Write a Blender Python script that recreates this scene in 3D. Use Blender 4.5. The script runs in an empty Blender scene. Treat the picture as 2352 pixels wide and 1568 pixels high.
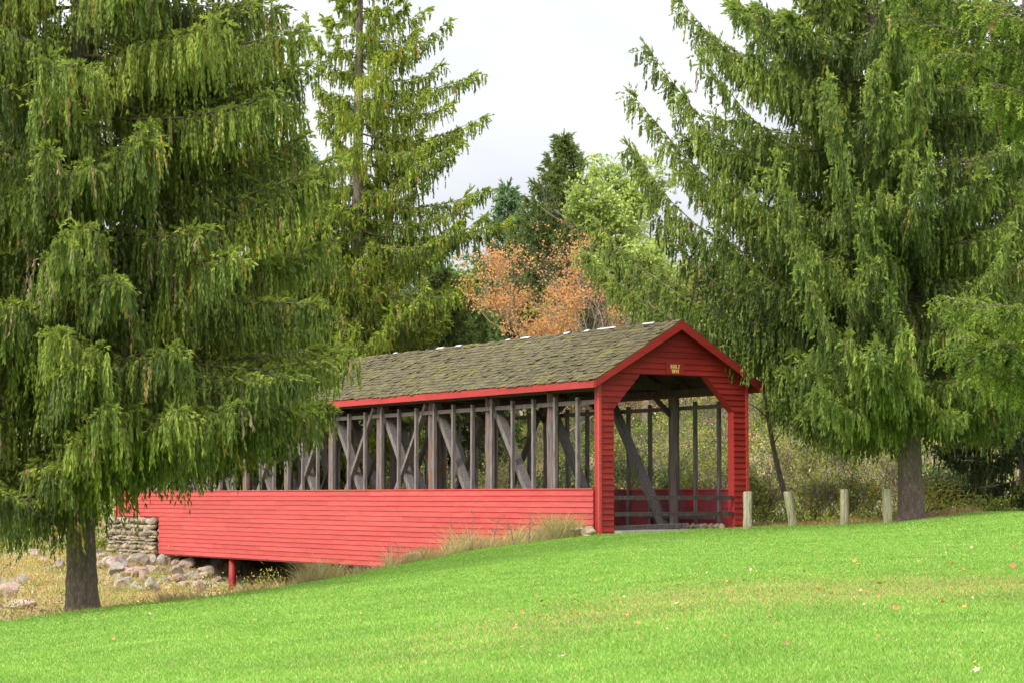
import bpy, math, random
import numpy as np
from mathutils import Vector, Matrix, noise
rng = np.random.default_rng(7); random.seed(7)
S = bpy.context.scene; COL = S.collection
R = math.radians
# ------------------------------------------------------------ camera (at the origin; horizon is z = 0)
FPX = 5000.0; PITCH = math.atan(356/FPX)            # pixel frame 2352 x 1568
cd = bpy.data.cameras.new('camera'); cam = bpy.data.objects.new('camera', cd); COL.objects.link(cam)
cd.sensor_width = 36; cd.lens = 36*FPX/2352; cd.clip_start = .1; cd.clip_end = 3000
cam.location = (0, 0, 0); cam.rotation_euler = (R(90)+PITCH, 0, 0); S.camera = cam
# ------------------------------------------------------------ sky: overcast, paler and brighter overhead
SUN_EL, SUN_AZ = R(40), R(-138)                    # azimuth from +Y, clockwise positive
W = bpy.data.worlds.new('World'); S.world = W; W.use_nodes = True
nt = W.node_tree; N = nt.nodes; Lk = nt.links; bg = N['Background']; bg.inputs['Strength'].default_value = .1
sky = N.new('ShaderNodeTexSky'); sky.sky_type = 'NISHITA'; sky.sun_disc = False
sky.sun_elevation = SUN_EL; sky.sun_rotation = SUN_AZ
tc = N.new('ShaderNodeTexCoord'); sep = N.new('ShaderNodeSeparateXYZ'); Lk.new(tc.outputs['Generated'], sep.inputs[0])
def wm(op, a, b=None, clamp=False):
    n = N.new('ShaderNodeMath'); n.operation = op; n.use_clamp = clamp
    for i, v in enumerate((a, b)):
        if v is None: continue
        if isinstance(v, (int, float)): n.inputs[i].default_value = v
        else: Lk.new(v, n.inputs[i])
    return n.outputs[0]
zz = wm('MAXIMUM', sep.outputs['Z'], 0.0)
sdot = N.new('ShaderNodeVectorMath'); sdot.operation = 'DOT_PRODUCT'; Lk.new(tc.outputs['Generated'], sdot.inputs[0])
sdot.inputs[1].default_value = (math.sin(SUN_AZ), math.cos(SUN_AZ), 0)
grad = wm('ADD', wm('ADD', 3.45, wm('MULTIPLY', wm('POWER', zz, 1.5), 15.0)), wm('MULTIPLY', wm('MAXIMUM', sdot.outputs['Value'], 0.0), 7.0))  # brighter overhead and on the sun's side, as cloud cover is
mp = N.new('ShaderNodeMapping'); mp.inputs['Scale'].default_value = (1, 1, 2.2); Lk.new(tc.outputs['Generated'], mp.inputs[0])
nz = N.new('ShaderNodeTexNoise'); nz.inputs['Scale'].default_value = 5.5; nz.inputs['Detail'].default_value = 4
nz.inputs['Roughness'].default_value = .5; Lk.new(mp.outputs[0], nz.inputs['Vector'])
cl = N.new('ShaderNodeMapRange'); Lk.new(nz.outputs['Fac'], cl.inputs['Value'])
cl.inputs['From Min'].default_value = .35; cl.inputs['From Max'].default_value = .62
cl.inputs['To Min'].default_value = .0; cl.inputs['To Max'].default_value = 1
cc = N.new('ShaderNodeMix'); cc.data_type = 'RGBA'; Lk.new(cl.outputs[0], cc.inputs['Factor'])
cc.inputs['A'].default_value = (.78, .80, .865, 1); cc.inputs['B'].default_value = (1.0, 1.0, 1.02, 1)
vm = N.new('ShaderNodeVectorMath'); vm.operation = 'SCALE'; Lk.new(cc.outputs['Result'], vm.inputs[0]); Lk.new(grad, vm.inputs['Scale'])
mx = N.new('ShaderNodeMix'); mx.data_type = 'RGBA'; mx.inputs['Factor'].default_value = .95
Lk.new(sky.outputs[0], mx.inputs['A']); Lk.new(vm.outputs[0], mx.inputs['B']); Lk.new(mx.outputs['Result'], bg.inputs['Color'])
# ------------------------------------------------------------ soft sun through the cloud
sd = bpy.data.lights.new('sun', 'SUN'); sd.energy = 1.5; sd.angle = R(14); sd.color = (1, .96, .88)
sun = bpy.data.objects.new('sun', sd); COL.objects.link(sun); sun.location = (-30, -10, 40)
dv = Vector((math.sin(SUN_AZ)*math.cos(SUN_EL), math.cos(SUN_AZ)*math.cos(SUN_EL), math.sin(SUN_EL)))
sun.rotation_euler = dv.to_track_quat('Z', 'Y').to_euler()
S.view_settings.view_transform = 'Standard'; S.view_settings.look = 'None'
S.view_settings.exposure = 1.3; S.view_settings.gamma = 1
S.render.engine = 'CYCLES'; S.cycles.max_bounces = 5; S.cycles.diffuse_bounces = 4; S.cycles.transparent_max_bounces = 4
S.cycles.use_denoising = True
# ------------------------------------------------------------ helpers
def at(px, py, Y):
    x = (px-1176)/FPX; y = (784-py)/FPX
    t = Y/(math.cos(PITCH)-y*math.sin(PITCH))
    return np.array((x*t, Y, t*(math.sin(PITCH)+y*math.cos(PITCH))))
def tag(o, label=None, cat=None, group=None, kind=None):
    if label: o['label'] = label
    if cat: o['category'] = cat
    if group: o['group'] = group
    if kind: o['kind'] = kind
    return o
def empty(name, loc, rz=0, **k):
    o = bpy.data.objects.new(name, None); COL.objects.link(o); o.location = loc; o.rotation_euler = (0, 0, rz)
    o.empty_display_size = .3
    return tag(o, **k)
def mesh_obj(name, V, F, mat, parent=None, smooth=False, attrs=None, loc=None, **k):
    """V (n,3); F an (m,3|4) array or a list of index lists"""
    V = np.asarray(V, dtype=np.float32)
    if loc is not None: V = V-np.asarray(loc, dtype=np.float32)
    me = bpy.data.meshes.new(name)
    if isinstance(F, np.ndarray):
        m, w = F.shape
        me.vertices.add(len(V)); me.vertices.foreach_set('co', V.ravel())
        me.loops.add(m*w); me.loops.foreach_set('vertex_index', F.astype(np.int32).ravel())
        me.polygons.add(m); me.polygons.foreach_set('loop_start', np.arange(0, m*w, w, dtype=np.int32))
        me.polygons.foreach_set('loop_total', np.full(m, w, dtype=np.int32))
        if smooth: me.polygons.foreach_set('use_smooth', np.ones(m, dtype=bool))
        me.update(calc_edges=True)
    else:
        me.from_pydata(V.tolist(), [], F)
        if smooth: me.polygons.foreach_set('use_smooth', [True]*len(me.polygons))
        me.update()
    for an, av in (attrs or {}).items():
        a = me.attributes.new(an, 'FLOAT', 'POINT'); a.data.foreach_set('value', np.asarray(av, dtype=np.float32))
    me.materials.append(mat)
    o = bpy.data.objects.new(name, me); COL.objects.link(o)
    if loc is not None and parent is None: o.location = [float(c) for c in loc]
    if parent is not None: o.parent = parent
    return tag(o, **k)
class MB:
    def __init__(s): s.v = []; s.f = []
    def hexa(s, p):      # 8 points: bottom ring 0-3, top ring 4-7
        n = len(s.v); s.v += [tuple(map(float, q)) for q in p]
        s.f += [[n+i for i in q] for q in ((0, 3, 2, 1), (4, 5, 6, 7), (0, 1, 5, 4), (1, 2, 6, 5), (2, 3, 7, 6), (3, 0, 4, 7))]
    def box(s, x0, x1, y0, y1, z0, z1):
        s.hexa([(x0, y0, z0), (x1, y0, z0), (x1, y1, z0), (x0, y1, z0), (x0, y0, z1), (x1, y0, z1), (x1, y1, z1), (x0, y1, z1)])
    def beam(s, a, b, w, h, up=(0, 0, 1), j=0):
        a = Vector(a); b = Vector(b); d = (b-a).normalized(); u = Vector(up)
        if abs(d.dot(u)) > .98: u = Vector((0, 1, 0))
        sx = d.cross(u).normalized(); sy = sx.cross(d).normalized()
        q = []
        for P in (a, b):
            for i, k in ((-1, -1), (1, -1), (1, 1), (-1, 1)):
                q.append(P+sx*(i*w/2+random.uniform(-j, j))+sy*(k*h/2+random.uniform(-j, j)))
        s.hexa(q)
    def tube(s, pts, rad, n=10, jit=0):
        V, F = tube(pts, rad, n, jit); k = len(s.v); s.v += V.tolist(); s.f += (F+k).tolist()
        s.f.append([k+i for i in range(n)][::-1]); s.f.append([len(s.v)-n+i for i in range(n)])
    def prism(s, poly, y0, y1):   # polygon in x,z extruded along y
        n = len(s.v); m = len(poly)
        s.v += [(x, y0, z) for x, z in poly]+[(x, y1, z) for x, z in poly]
        s.f.append([n+i for i in range(m)]); s.f.append([n+m+i for i in range(m)][::-1])
        for i in range(m):
            k = (i+1) % m; s.f.append([n+k, n+i, n+m+i, n+m+k])
    def build(s, name, mat, parent=None, smooth=False, **k):
        return mesh_obj(name, np.array(s.v), s.f, mat, parent, smooth, **k)
def tube(pts, rad, n=6, jit=0):
    P = np.asarray(pts, float); m = len(P); T = np.gradient(P, axis=0); T /= np.linalg.norm(T, axis=1, keepdims=True)+1e-9
    ref = np.array((0, 0, 1.)) if abs(T[0][2]) < .8 else np.array((0, 1., 0))
    A = np.cross(T, ref); A /= np.linalg.norm(A, axis=1, keepdims=True)+1e-9; B = np.cross(T, A)
    th = np.linspace(0, 2*np.pi, n, endpoint=False); rr = np.asarray(rad, float).reshape(m, 1)*np.ones((1, n))
    if jit: rr = rr*(1+rng.uniform(-jit, jit, (m, n)))
    V = P[:, None]+rr[..., None]*(np.cos(th)[None, :, None]*A[:, None]+np.sin(th)[None, :, None]*B[:, None])
    i = np.arange(m-1)[:, None]*n; j = np.arange(n)[None]; k = (j+1) % n
    F = np.stack([i+j, i+k, i+n+k, i+n+j], -1).reshape(-1, 4)
    return V.reshape(-1, 3), F
class Acc:           # accumulates numpy quads
    def __init__(s): s.V = []; s.F = []; s.n = 0; s.T = []
    def add(s, V, F, t=None):
        s.V.append(np.asarray(V, np.float32)); s.F.append(F+s.n); s.n += len(V)
        if t is not None: s.T.append(np.asarray(t, np.float32))
    def build(s, name, mat, parent=None, **k):
        at_ = {'tint': np.concatenate(s.T)} if s.T else None
        return mesh_obj(name, np.concatenate(s.V), np.concatenate(s.F), mat, parent, attrs=at_, **k)
def unit(a): return a/(np.linalg.norm(a, axis=-1, keepdims=True)+1e-9)
def kites(P, D, Ln, Wd, roll=None):
    """one kite-shaped leaf per row: base P, direction D, length Ln, width Wd"""
    n = len(P); r = rng.normal(size=(n, 3)) if roll is None else roll
    A = unit(np.cross(D, r)); Ln = np.reshape(Ln, (-1, 1)); Wd = np.reshape(Wd, (-1, 1))
    V = np.stack([P, P+D*Ln*.4+A*Wd/2, P+D*Ln, P+D*Ln*.4-A*Wd/2], 1)
    return V.reshape(-1, 3), np.arange(4*n).reshape(n, 4)
# ------------------------------------------------------------ materials
def mat(name): 
    m = bpy.data.materials.new(name); m.use_nodes = True; return m, m.node_tree.nodes, m.node_tree.links, m.node_tree.nodes['Principled BSDF']
def ramp(N, stops, interp='LINEAR'):
    r = N.new('ShaderNodeValToRGB'); r.color_ramp.interpolation = interp
    while len(r.color_ramp.elements) < len(stops): r.color_ramp.elements.new(.5)
    for e, (p, c) in zip(r.color_ramp.elements, stops): e.position = p; e.color = (*c, 1)
    return r
def noise_n(N, L, scale, detail=5, rough=.6, stretch=None, coord='Object'):
    t = N.new('ShaderNodeTexCoord'); m = N.new('ShaderNodeMapping'); L.new(t.outputs[coord], m.inputs[0])
    if stretch: m.inputs['Scale'].default_value = stretch
    n = N.new('ShaderNodeTexNoise'); n.inputs['Scale'].default_value = scale; n.inputs['Detail'].default_value = detail
    n.inputs['Roughness'].default_value = rough; L.new(m.outputs[0], n.inputs['Vector']); return n
def mix(N, L, f, a, b, mode='MIX'):
    m = N.new('ShaderNodeMix'); m.data_type = 'RGBA'; m.blend_type = mode
    for s, v in (('Factor', f), ('A', a), ('B', b)):
        if isinstance(v, (int, float)): m.inputs[s].default_value = v
        elif isinstance(v, tuple): m.inputs[s].default_value = (*v, 1)
        else: L.new(v, m.inputs[s])
    return m.outputs['Result']
def bump(N, L, h, strength, dist=.01):
    b = N.new('ShaderNodeBump'); b.inputs['Strength'].default_value = strength; b.inputs['Distance'].default_value = dist
    L.new(h, b.inputs['Height']); return b.outputs[0]
def island(N): return N.new('ShaderNodeNewGeometry').outputs['Random Per Island']
def wood(name, c0, c1, c2, rough=.85, stretch=(1, 1, .08), scale=30, bmp=.5, patch=None, isl=.35, spec=.3):
    m, N, L, B = mat(name)
    g = noise_n(N, L, scale, 6, .65, stretch); r = ramp(N, [(.3, c0), (.52, c1), (.75, c2)]); L.new(g.outputs[0], r.inputs[0])
    c = r.outputs[0]
    if patch:
        p = noise_n(N, L, 1.3, 5, .7); pr = ramp(N, [(.5, (0, 0, 0)), (.62, (1, 1, 1))]); L.new(p.outputs[0], pr.inputs[0])
        c = mix(N, L, pr.outputs[0], c, patch)
    ir = ramp(N, [(0, (1-isl,)*3), (1, (1+isl*.6,)*3)]); L.new(island(N), ir.inputs[0])
    c = mix(N, L, 1.0, c, ir.outputs[0], 'MULTIPLY')
    L.new(c, B.inputs['Base Color']); B.inputs['Roughness'].default_value = rough; B.inputs['Specular IOR Level'].default_value = spec
    L.new(bump(N, L, g.outputs[0], bmp), B.inputs['Normal']); return m
def paint(name, c, fade, stretch=(.5, .5, 6)):
    m, N, L, B = mat(name)
    a = noise_n(N, L, 2.2, 6, .7, stretch); b = noise_n(N, L, 14, 4, .7, (.25, .25, 3)); 
    r = ramp(N, [(.35, (0, 0, 0)), (.75, (1, 1, 1))]); L.new(a.outputs[0], r.inputs[0])
    col = mix(N, L, r.outputs[0], c, fade)
    r2 = ramp(N, [(.25, (.72, .70, .70)), (.5, (1, 1, 1)), (.8, (1.12, 1.12, 1.12))]); L.new(b.outputs[0], r2.inputs[0])
    col = mix(N, L, 1., col, r2.outputs[0], 'MULTIPLY')
    ir = ramp(N, [(0, (.80, .82, .82)), (.7, (1, 1, 1)), (1, (1.12, 1.16, 1.16))]); L.new(island(N), ir.inputs[0])
    col = mix(N, L, 1., col, ir.outputs[0], 'MULTIPLY')
    L.new(col, B.inputs['Base Color']); B.inputs['Roughness'].default_value = .55; B.inputs['Specular IOR Level'].default_value = .35
    L.new(bump(N, L, b.outputs[0], .35), B.inputs['Normal']); return m
def plain(name, c, rough=.7):
    m, N, L, B = mat(name); n = noise_n(N, L, 9, 4); r = ramp(N, [(.3, tuple(v*.8 for v in c)), (.7, tuple(min(1, v*1.15) for v in c))])
    L.new(n.outputs[0], r.inputs[0]); L.new(r.outputs[0], B.inputs['Base Color']); B.inputs['Roughness'].default_value = rough; return m
def leafy(name, stops, trans=.42, clump=.35, rough=.6, interp='LINEAR', cs=1.1):
    """leaf material: colour from the per-sprig tint, varied in clumps; some light passes through"""
    m, N, L, B = mat(name); out = N['Material Output']
    a = N.new('ShaderNodeAttribute'); a.attribute_name = 'tint'
    r = ramp(N, stops, interp); L.new(a.outputs['Fac'], r.inputs[0])
    n = noise_n(N, L, cs, 3, .6); cr = ramp(N, [(.3, (1-clump, 1-clump*.8, 1-clump)), (.7, (1+clump*.6, 1+clump*.5, 1+clump*.2))]); L.new(n.outputs[0], cr.inputs[0])
    c = mix(N, L, 1., r.outputs[0], cr.outputs[0], 'MULTIPLY')
    L.new(c, B.inputs['Base Color']); B.inputs['Roughness'].default_value = rough; B.inputs['Specular IOR Level'].default_value = .25
    t = N.new('ShaderNodeBsdfTranslucent'); L.new(c, t.inputs['Color'])
    s = N.new('ShaderNodeMixShader'); s.inputs[0].default_value = trans
    L.new(B.outputs[0], s.inputs[1]); L.new(t.outputs[0], s.inputs[2]); L.new(s.outputs[0], out.inputs[0]); return m
M = {}
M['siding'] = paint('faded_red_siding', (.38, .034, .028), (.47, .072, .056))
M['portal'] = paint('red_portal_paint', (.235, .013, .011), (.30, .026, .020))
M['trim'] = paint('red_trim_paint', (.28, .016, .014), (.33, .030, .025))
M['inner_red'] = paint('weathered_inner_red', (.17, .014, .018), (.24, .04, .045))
M['patch'] = plain('dark_red_patch', (.36, .006, .012))
M['grey_wood'] = wood('weathered_grey_wood', (.05, .043, .04), (.145, .125, .115), (.25, .22, .205), patch=None)
M['dark_wood'] = wood('dark_old_wood', (.02, .014, .012), (.06, .045, .038), (.11, .085, .07))
M['post_wood'] = wood('log_post_wood', (.05, .038, .034), (.14, .11, .10), (.24, .20, .18), stretch=(1, 1, .05), scale=22, patch=(.17, .09, .05))
M['roof_wood'] = wood('roof_boards', (.02, .015, .012), (.05, .038, .03), (.08, .06, .05))
M['bollard'] = wood('pale_log_wood', (.12, .10, .06), (.32, .285, .18), (.48, .44, .31), stretch=(1, 1, .1), scale=20, patch=(.20, .25, .04))
M['shingle'] = wood('mossy_shingle', (.036, .028, .012), (.078, .064, .028), (.145, .122, .062), stretch=(1.5, .16, .16), scale=16, patch=(.098, .088, .020), isl=.34)
M['flash'] = plain('metal_flashing', (.42, .40, .41), .5)
M['yellow'] = plain('yellow_lettering', (.80, .62, .18))
M['concrete'] = plain('concrete_deck', (.34, .31, .27), .9)
def bark_mat(name, c0, c1, c2):
    m, N, L, B = mat(name)
    n = noise_n(N, L, 11, 9, .78, (1, 1, .3)); v = N.new('ShaderNodeTexVoronoi'); v.inputs['Scale'].default_value = 20
    t = N.new('ShaderNodeTexCoord'); mp = N.new('ShaderNodeMapping'); mp.inputs['Scale'].default_value = (1, 1, .4); L.new(t.outputs['Object'], mp.inputs[0]); L.new(mp.outputs[0], v.inputs['Vector'])
    r = ramp(N, [(.3, c0), (.5, c1), (.72, c2)]); L.new(n.outputs[0], r.inputs[0])
    vr = ramp(N, [(.0, (1.15,)*3), (.45, (.62,)*3)]); L.new(v.outputs['Distance'], vr.inputs[0])
    L.new(mix(N, L, 1., r.outputs[0], vr.outputs[0], 'MULTIPLY'), B.inputs['Base Color']); B.inputs['Roughness'].default_value = .9
    L.new(bump(N, L, n.outputs[0], .9, .04), B.inputs['Normal']); return m
M['bark'] = bark_mat('spruce_bark', (.085, .064, .042), (.20, .158, .11), (.34, .285, .21))
M['bark_pink'] = bark_mat('reddish_spruce_bark', (.090, .060, .046), (.195, .14, .11), (.32, .25, .20))
M['twig'] = bark_mat('twig_bark', (.10, .07, .05), (.21, .16, .12), (.36, .30, .24))
M['pale_twig'] = bark_mat('pale_twig_bark', (.20, .15, .10), (.33, .27, .19), (.46, .40, .31))
M['needle_left'] = leafy('spruce_needles_left', [(0, (0.096, 0.127, 0.033)), (.45, (0.194, 0.251, 0.048)), (.80, (0.316, 0.366, 0.065)), (.93, (0.412, 0.445, 0.079)), (.955, (0.384, 0.278, 0.048)), (.975, (0.384, 0.278, 0.048)), (.99, (0.371, 0.252, 0.168))])
M['needle_mid'] = leafy('spruce_needles_centre', [(0, (0.086, 0.122, 0.020)), (.45, (0.194, 0.266, 0.035)), (.78, (0.329, 0.395, 0.052)), (.93, (0.427, 0.481, 0.062)), (.955, (0.411, 0.279, 0.035)), (.975, (0.411, 0.279, 0.035)), (.99, (0.362, 0.246, 0.143))])
M['needle_right'] = leafy('spruce_needles_right', [(0, (0.082, 0.118, 0.032)), (.45, (0.175, 0.240, 0.052)), (.80, (0.312, 0.380, 0.079)), (.93, (0.407, 0.463, 0.094)), (.955, (0.333, 0.252, 0.053)), (.975, (0.333, 0.252, 0.053)), (.99, (0.305, 0.201, 0.133))])
M['needle_near'] = leafy('spruce_needles_near', [(0, (0.080, 0.127, 0.022)), (.5, (0.175, 0.242, 0.033)), (.9, (0.286, 0.343, 0.054)), (.93, (0.372, 0.419, 0.065)), (.955, (0.312, 0.263, 0.036)), (.975, (0.312, 0.263, 0.036)), (.99, (0.350, 0.210, 0.090))])
M['needle_dark'] = leafy('spruce_needles_dark', [(0, (0.020, 0.033, 0.011)), (.6, (0.044, 0.072, 0.020)), (1, (0.083, 0.110, 0.031))])
M['needle_blue'] = leafy('conifer_needles_bluish', [(0, (0.057, 0.090, 0.023)), (.6, (0.136, 0.186, 0.049)), (1, (0.241, 0.283, 0.075))])
M['pine_blue'] = leafy('pine_needles_bluish', [(0, (0.084, 0.150, 0.068)), (.6, (0.158, 0.250, 0.119)), (1, (0.263, 0.360, 0.187))])
M['leaf_lime'] = leafy('lime_green_leaves', [(0, (0.162, 0.242, 0.040)), (.5, (0.346, 0.441, 0.100)), (1, (0.540, 0.588, 0.200))], trans=.4, cs=.5)
M['leaf_orange'] = leafy('orange_autumn_leaves', [(0, (.40, .17, .07)), (.4, (.58, .25, .10)), (.7, (.64, .34, .16)), (.88, (.60, .42, .09)), (1, (.32, .34, .08))], trans=.4)
M['leaf_yellow'] = leafy('yellow_green_leaves', [(0, (.14, .18, .04)), (.5, (.28, .32, .07)), (1, (.50, .42, .10))], trans=.4, cs=.6)
M['leaf_green'] = leafy('mid_green_leaves', [(0, (.06, .12, .03)), (.6, (.15, .24, .06)), (1, (.30, .36, .10))], trans=.35, cs=.6)
M['leaf_pink'] = leafy('pink_brown_leaves', [(0, (.20, .13, .10)), (.5, (.38, .25, .20)), (1, (.55, .33, .28))], trans=.3)
M['under'] = leafy('undergrowth_leaves', [(0, (0.039, 0.071, 0.010)), (.28, (0.094, 0.163, 0.021)), (.52, (0.209, 0.286, 0.034)), (.72, (0.374, 0.357, 0.051)), (.84, (0.374, 0.224, 0.060)), (.92, (0.440, 0.122, 0.060)), (1, (0.605, 0.510, 0.289))], trans=.35, cs=.5, clump=.5)
M['dry'] = leafy('dry_grass', [(0, (.20, .10, .04)), (.35, (.36, .22, .09)), (.65, (.48, .36, .17)), (.85, (.56, .46, .26)), (.95, (.26, .28, .05)), (1, (.20, .26, .04))], trans=.35, cs=.45, clump=.3)
M['grass'] = leafy('lawn_blades', [(0, (0.138, 0.270, 0.034)), (.5, (0.212, 0.375, 0.053)), (.9, (0.329, 0.490, 0.111)), (.96, (0.488, 0.480, 0.212)), (1, (0.488, 0.340, 0.153))], trans=.35, cs=.8, clump=.18)
def rock_mat(name, c0, c1, c2, s=4):
    m, N, L, B = mat(name); n = noise_n(N, L, s, 8, .65); r = ramp(N, [(.3, c0), (.5, c1), (.7, c2)]); L.new(n.outputs[0], r.inputs[0])
    ir = ramp(N, [(0, (.72, .74, .8)), (1, (1.15, 1.08, 1.0))]); L.new(island(N), ir.inputs[0])
    L.new(mix(N, L, 1., r.outputs[0], ir.outputs[0], 'MULTIPLY'), B.inputs['Base Color']); B.inputs['Roughness'].default_value = .9
    L.new(bump(N, L, n.outputs[0], .8, .05), B.inputs['Normal']); return m
M['rock_grey'] = rock_mat('grey_rock', (.12, .11, .10), (.21, .19, .17), (.31, .285, .25))
M['rock_pink'] = rock_mat('pinkish_rock', (.15, .105, .085), (.26, .19, .155), (.35, .27, .225))
M['rock_wall'] = rock_mat('field_stone', (.12, .10, .062), (.26, .215, .14), (.40, .33, .23), 6)
M['leaf_o'] = plain('orange_fallen_leaf', (.62, .20, .05)); M['leaf_t'] = plain('tan_fallen_leaf', (.42, .29, .19)); M['leaf_b'] = plain('brown_fallen_leaf', (.24, .12, .04)); M['leaf_r'] = plain('red_fallen_leaf', (.55, .10, .05))
# ground: green lawn where the 'lawn' attribute is 1, dry brown bank elsewhere
m, N, L, B = mat('ground_soil')
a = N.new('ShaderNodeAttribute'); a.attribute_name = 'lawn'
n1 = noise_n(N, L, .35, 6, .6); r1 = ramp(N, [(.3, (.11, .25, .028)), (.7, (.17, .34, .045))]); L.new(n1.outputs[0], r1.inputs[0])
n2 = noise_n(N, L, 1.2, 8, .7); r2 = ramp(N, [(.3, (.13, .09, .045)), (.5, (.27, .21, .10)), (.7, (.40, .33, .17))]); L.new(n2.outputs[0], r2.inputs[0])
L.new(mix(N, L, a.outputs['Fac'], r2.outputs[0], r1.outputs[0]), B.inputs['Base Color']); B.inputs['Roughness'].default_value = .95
L.new(bump(N, L, n2.outputs[0], .6, .05), B.inputs['Normal']); M['ground'] = m
# ------------------------------------------------------------ terrain
EX = np.array([-60, -25, -9.65, -7.9, -6.2, -4.9, -3.5, -1.16, .5, 2.3, 7.5, 9, 11, 14, 30, 80.])
EY = np.array([10, 33, 41, 43.2, 42.9, 44, 47.5, 57, 59.6, 60.7, 64.3, 63.3, 62.2, 62, 60, 56.])
def crest(x): return np.interp(x, EX, EY)
def lawn_z(x, y):
    B = np.interp(x, (-60, -14, 2.4, 6.6, 9.5, 11.2, 13.2, 60), (-3.2, -1.4, .24, .385, .47, .66, .84, 1.8))
    return -1.6+B+.0049*y
def sm(a, b, x): t = np.clip((x-a)/(b-a), 0, 1); return t*t*(3-2*t)
def ground_z(x, y):
    x = np.asarray(x, float); y = np.asarray(y, float)
    zl = lawn_z(x, y); s = y-crest(x)
    left = sm(2.4, -1.4, x)
    g2 = -3.0+(y-48)*.011
    k = (x+7.5)*.852+(y-78)*.524; p = (x+7.5)*-.524+(y-78)*.852
    g2 = g2-2.0*np.exp(-(p/6.5)**2)*sm(9, 4, np.abs(k))
    zr = zl+sm(2, 12, s)*-.3
    base = np.where(s > 0, zl+(g2-zl)*sm(0, 3.5, s)*left+(zr-zl)*(1-left), zl)
    y0 = 87-15*sm(-12, 6, x)
    h = np.clip(y-y0, 0, None)
    hh_ = np.minimum(h, 110); hill = (.16*hh_-.00075*hh_**2+.0*h)*sm(0, 20, h)+.004*np.clip(h-110, 0, 600)
    hill = hill+.8*np.sin(x*.06+y*.04)*sm(10, 60, h)
    return base+np.where(y > y0, hill, 0)
def gz(x, y): return float(ground_z(x, y))
def ray_ground(px, py, Ymin=8):
    prev = None
    for Y in np.arange(Ymin, 220, .25):
        p = at(px, py, Y)
        if p[2] <= gz(p[0], Y): return p
    return p
def grid_ground():
    xs = np.unique(np.concatenate([np.linspace(-700, -60, 14), np.linspace(-60, -24, 13), np.linspace(-24, 24, 97), np.linspace(24, 60, 13), np.linspace(60, 700, 14)]))
    ys = np.unique(np.concatenate([np.linspace(-300, 0, 10), np.linspace(0, 38, 39), np.linspace(38, 100, 125), np.linspace(100, 260, 60), np.linspace(260, 1500, 16)]))
    X, Y = np.meshgrid(xs, ys); Z = ground_z(X, Y)
    V = np.stack([X, Y, Z], -1).reshape(-1, 3); w = len(xs); h = len(ys)
    i = np.arange(h-1)[:, None]*w; j = np.arange(w-1)[None]
    F = np.stack([i+j, i+j+1, i+w+j+1, i+w+j], -1).reshape(-1, 4)
    lawn = sm(.5, -.3, Y-crest(X)).ravel()
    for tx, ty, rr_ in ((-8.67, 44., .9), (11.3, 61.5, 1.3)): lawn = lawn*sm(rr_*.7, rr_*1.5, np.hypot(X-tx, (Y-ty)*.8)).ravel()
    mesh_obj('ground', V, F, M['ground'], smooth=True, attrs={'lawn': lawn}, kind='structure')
grid_ground()
# ------------------------------------------------------------ covered bridge (local axes: x across, y along, z up from eye level)
BX, BY = 2.436, 61.0; BA = math.atan2(.524, .852)
BR = empty('covered_bridge', (BX, BY, -1.08), BA, label='red wooden covered bridge with a mossy shingle roof and open timber truss sides', cat='covered bridge')
ZO = 1.08            # local z = z + ZO
WD, LN = 5.2, 37.0
E = .165; ZT = .20+ZO; ZB = -2.34+ZO
def bw(u, v, z):     # bridge-local -> world
    return np.array((BX+u*.8518-v*.5239, BY+u*.5239+v*.8518, z))
def lap(mb, x, y0, y1, z0, z1, side, jit=.004):   # lap board on a wall whose outside is -x (side=-1) or +x
    t0 = .040+random.uniform(-jit, jit); t1 = .006
    a = x+side*t0; b = x+side*t1
    if side < 0: mb.hexa([(a, y0, z0), (x, y0, z0), (x, y1, z0), (a, y1, z0), (b, y0, z1), (x, y0, z1), (x, y1, z1), (b, y1, z1)])
    else: mb.hexa([(x, y0, z0), (a, y0, z0), (a, y1, z0), (x, y1, z0), (x, y0, z1), (b, y0, z1), (b, y1, z1), (x, y1, z1)])
for side, xw in ((-1, 0.0), (1, WD)):
    mb = MB(); z = ZT-.16; n = 0
    while z > ZB-.01:
        yend = 31.8 if z < -.95+ZO else 36.2
        y = .30-(n % 3)*.0
        cuts = [.27]; c = .27+random.uniform(1.2, 4.5)
        while c < yend-.6: cuts.append(c); c += random.uniform(3.2, 4.9)
        cuts.append(yend)
        for a, b in zip(cuts, cuts[1:]):
            lap(mb, xw, a+.002, b-.002, z+random.uniform(-.004, .004), z+E+.002, side)
        z -= E; n += 1
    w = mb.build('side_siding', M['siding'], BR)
    b2 = MB(); x0, x1 = (0.001, .05) if side < 0 else (WD-.05, WD-.001)
    b2.box(x0, x1, .28, 31.75, ZB+.02, ZT-.01); b2.box(x0, x1, 31.75, 36.15, -.93+ZO, ZT-.01)
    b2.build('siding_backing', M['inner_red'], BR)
    c = MB(); xa, xb = (-.045, .09) if side < 0 else (WD-.09, WD+.045)
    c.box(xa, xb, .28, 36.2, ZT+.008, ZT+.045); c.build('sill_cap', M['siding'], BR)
pm = MB(); pm.box(WD-.0535, WD-.051, 2.25, 2.95, -.27+ZO, .14+ZO); pm.build('painted_patch', M['patch'], BR)
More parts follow.
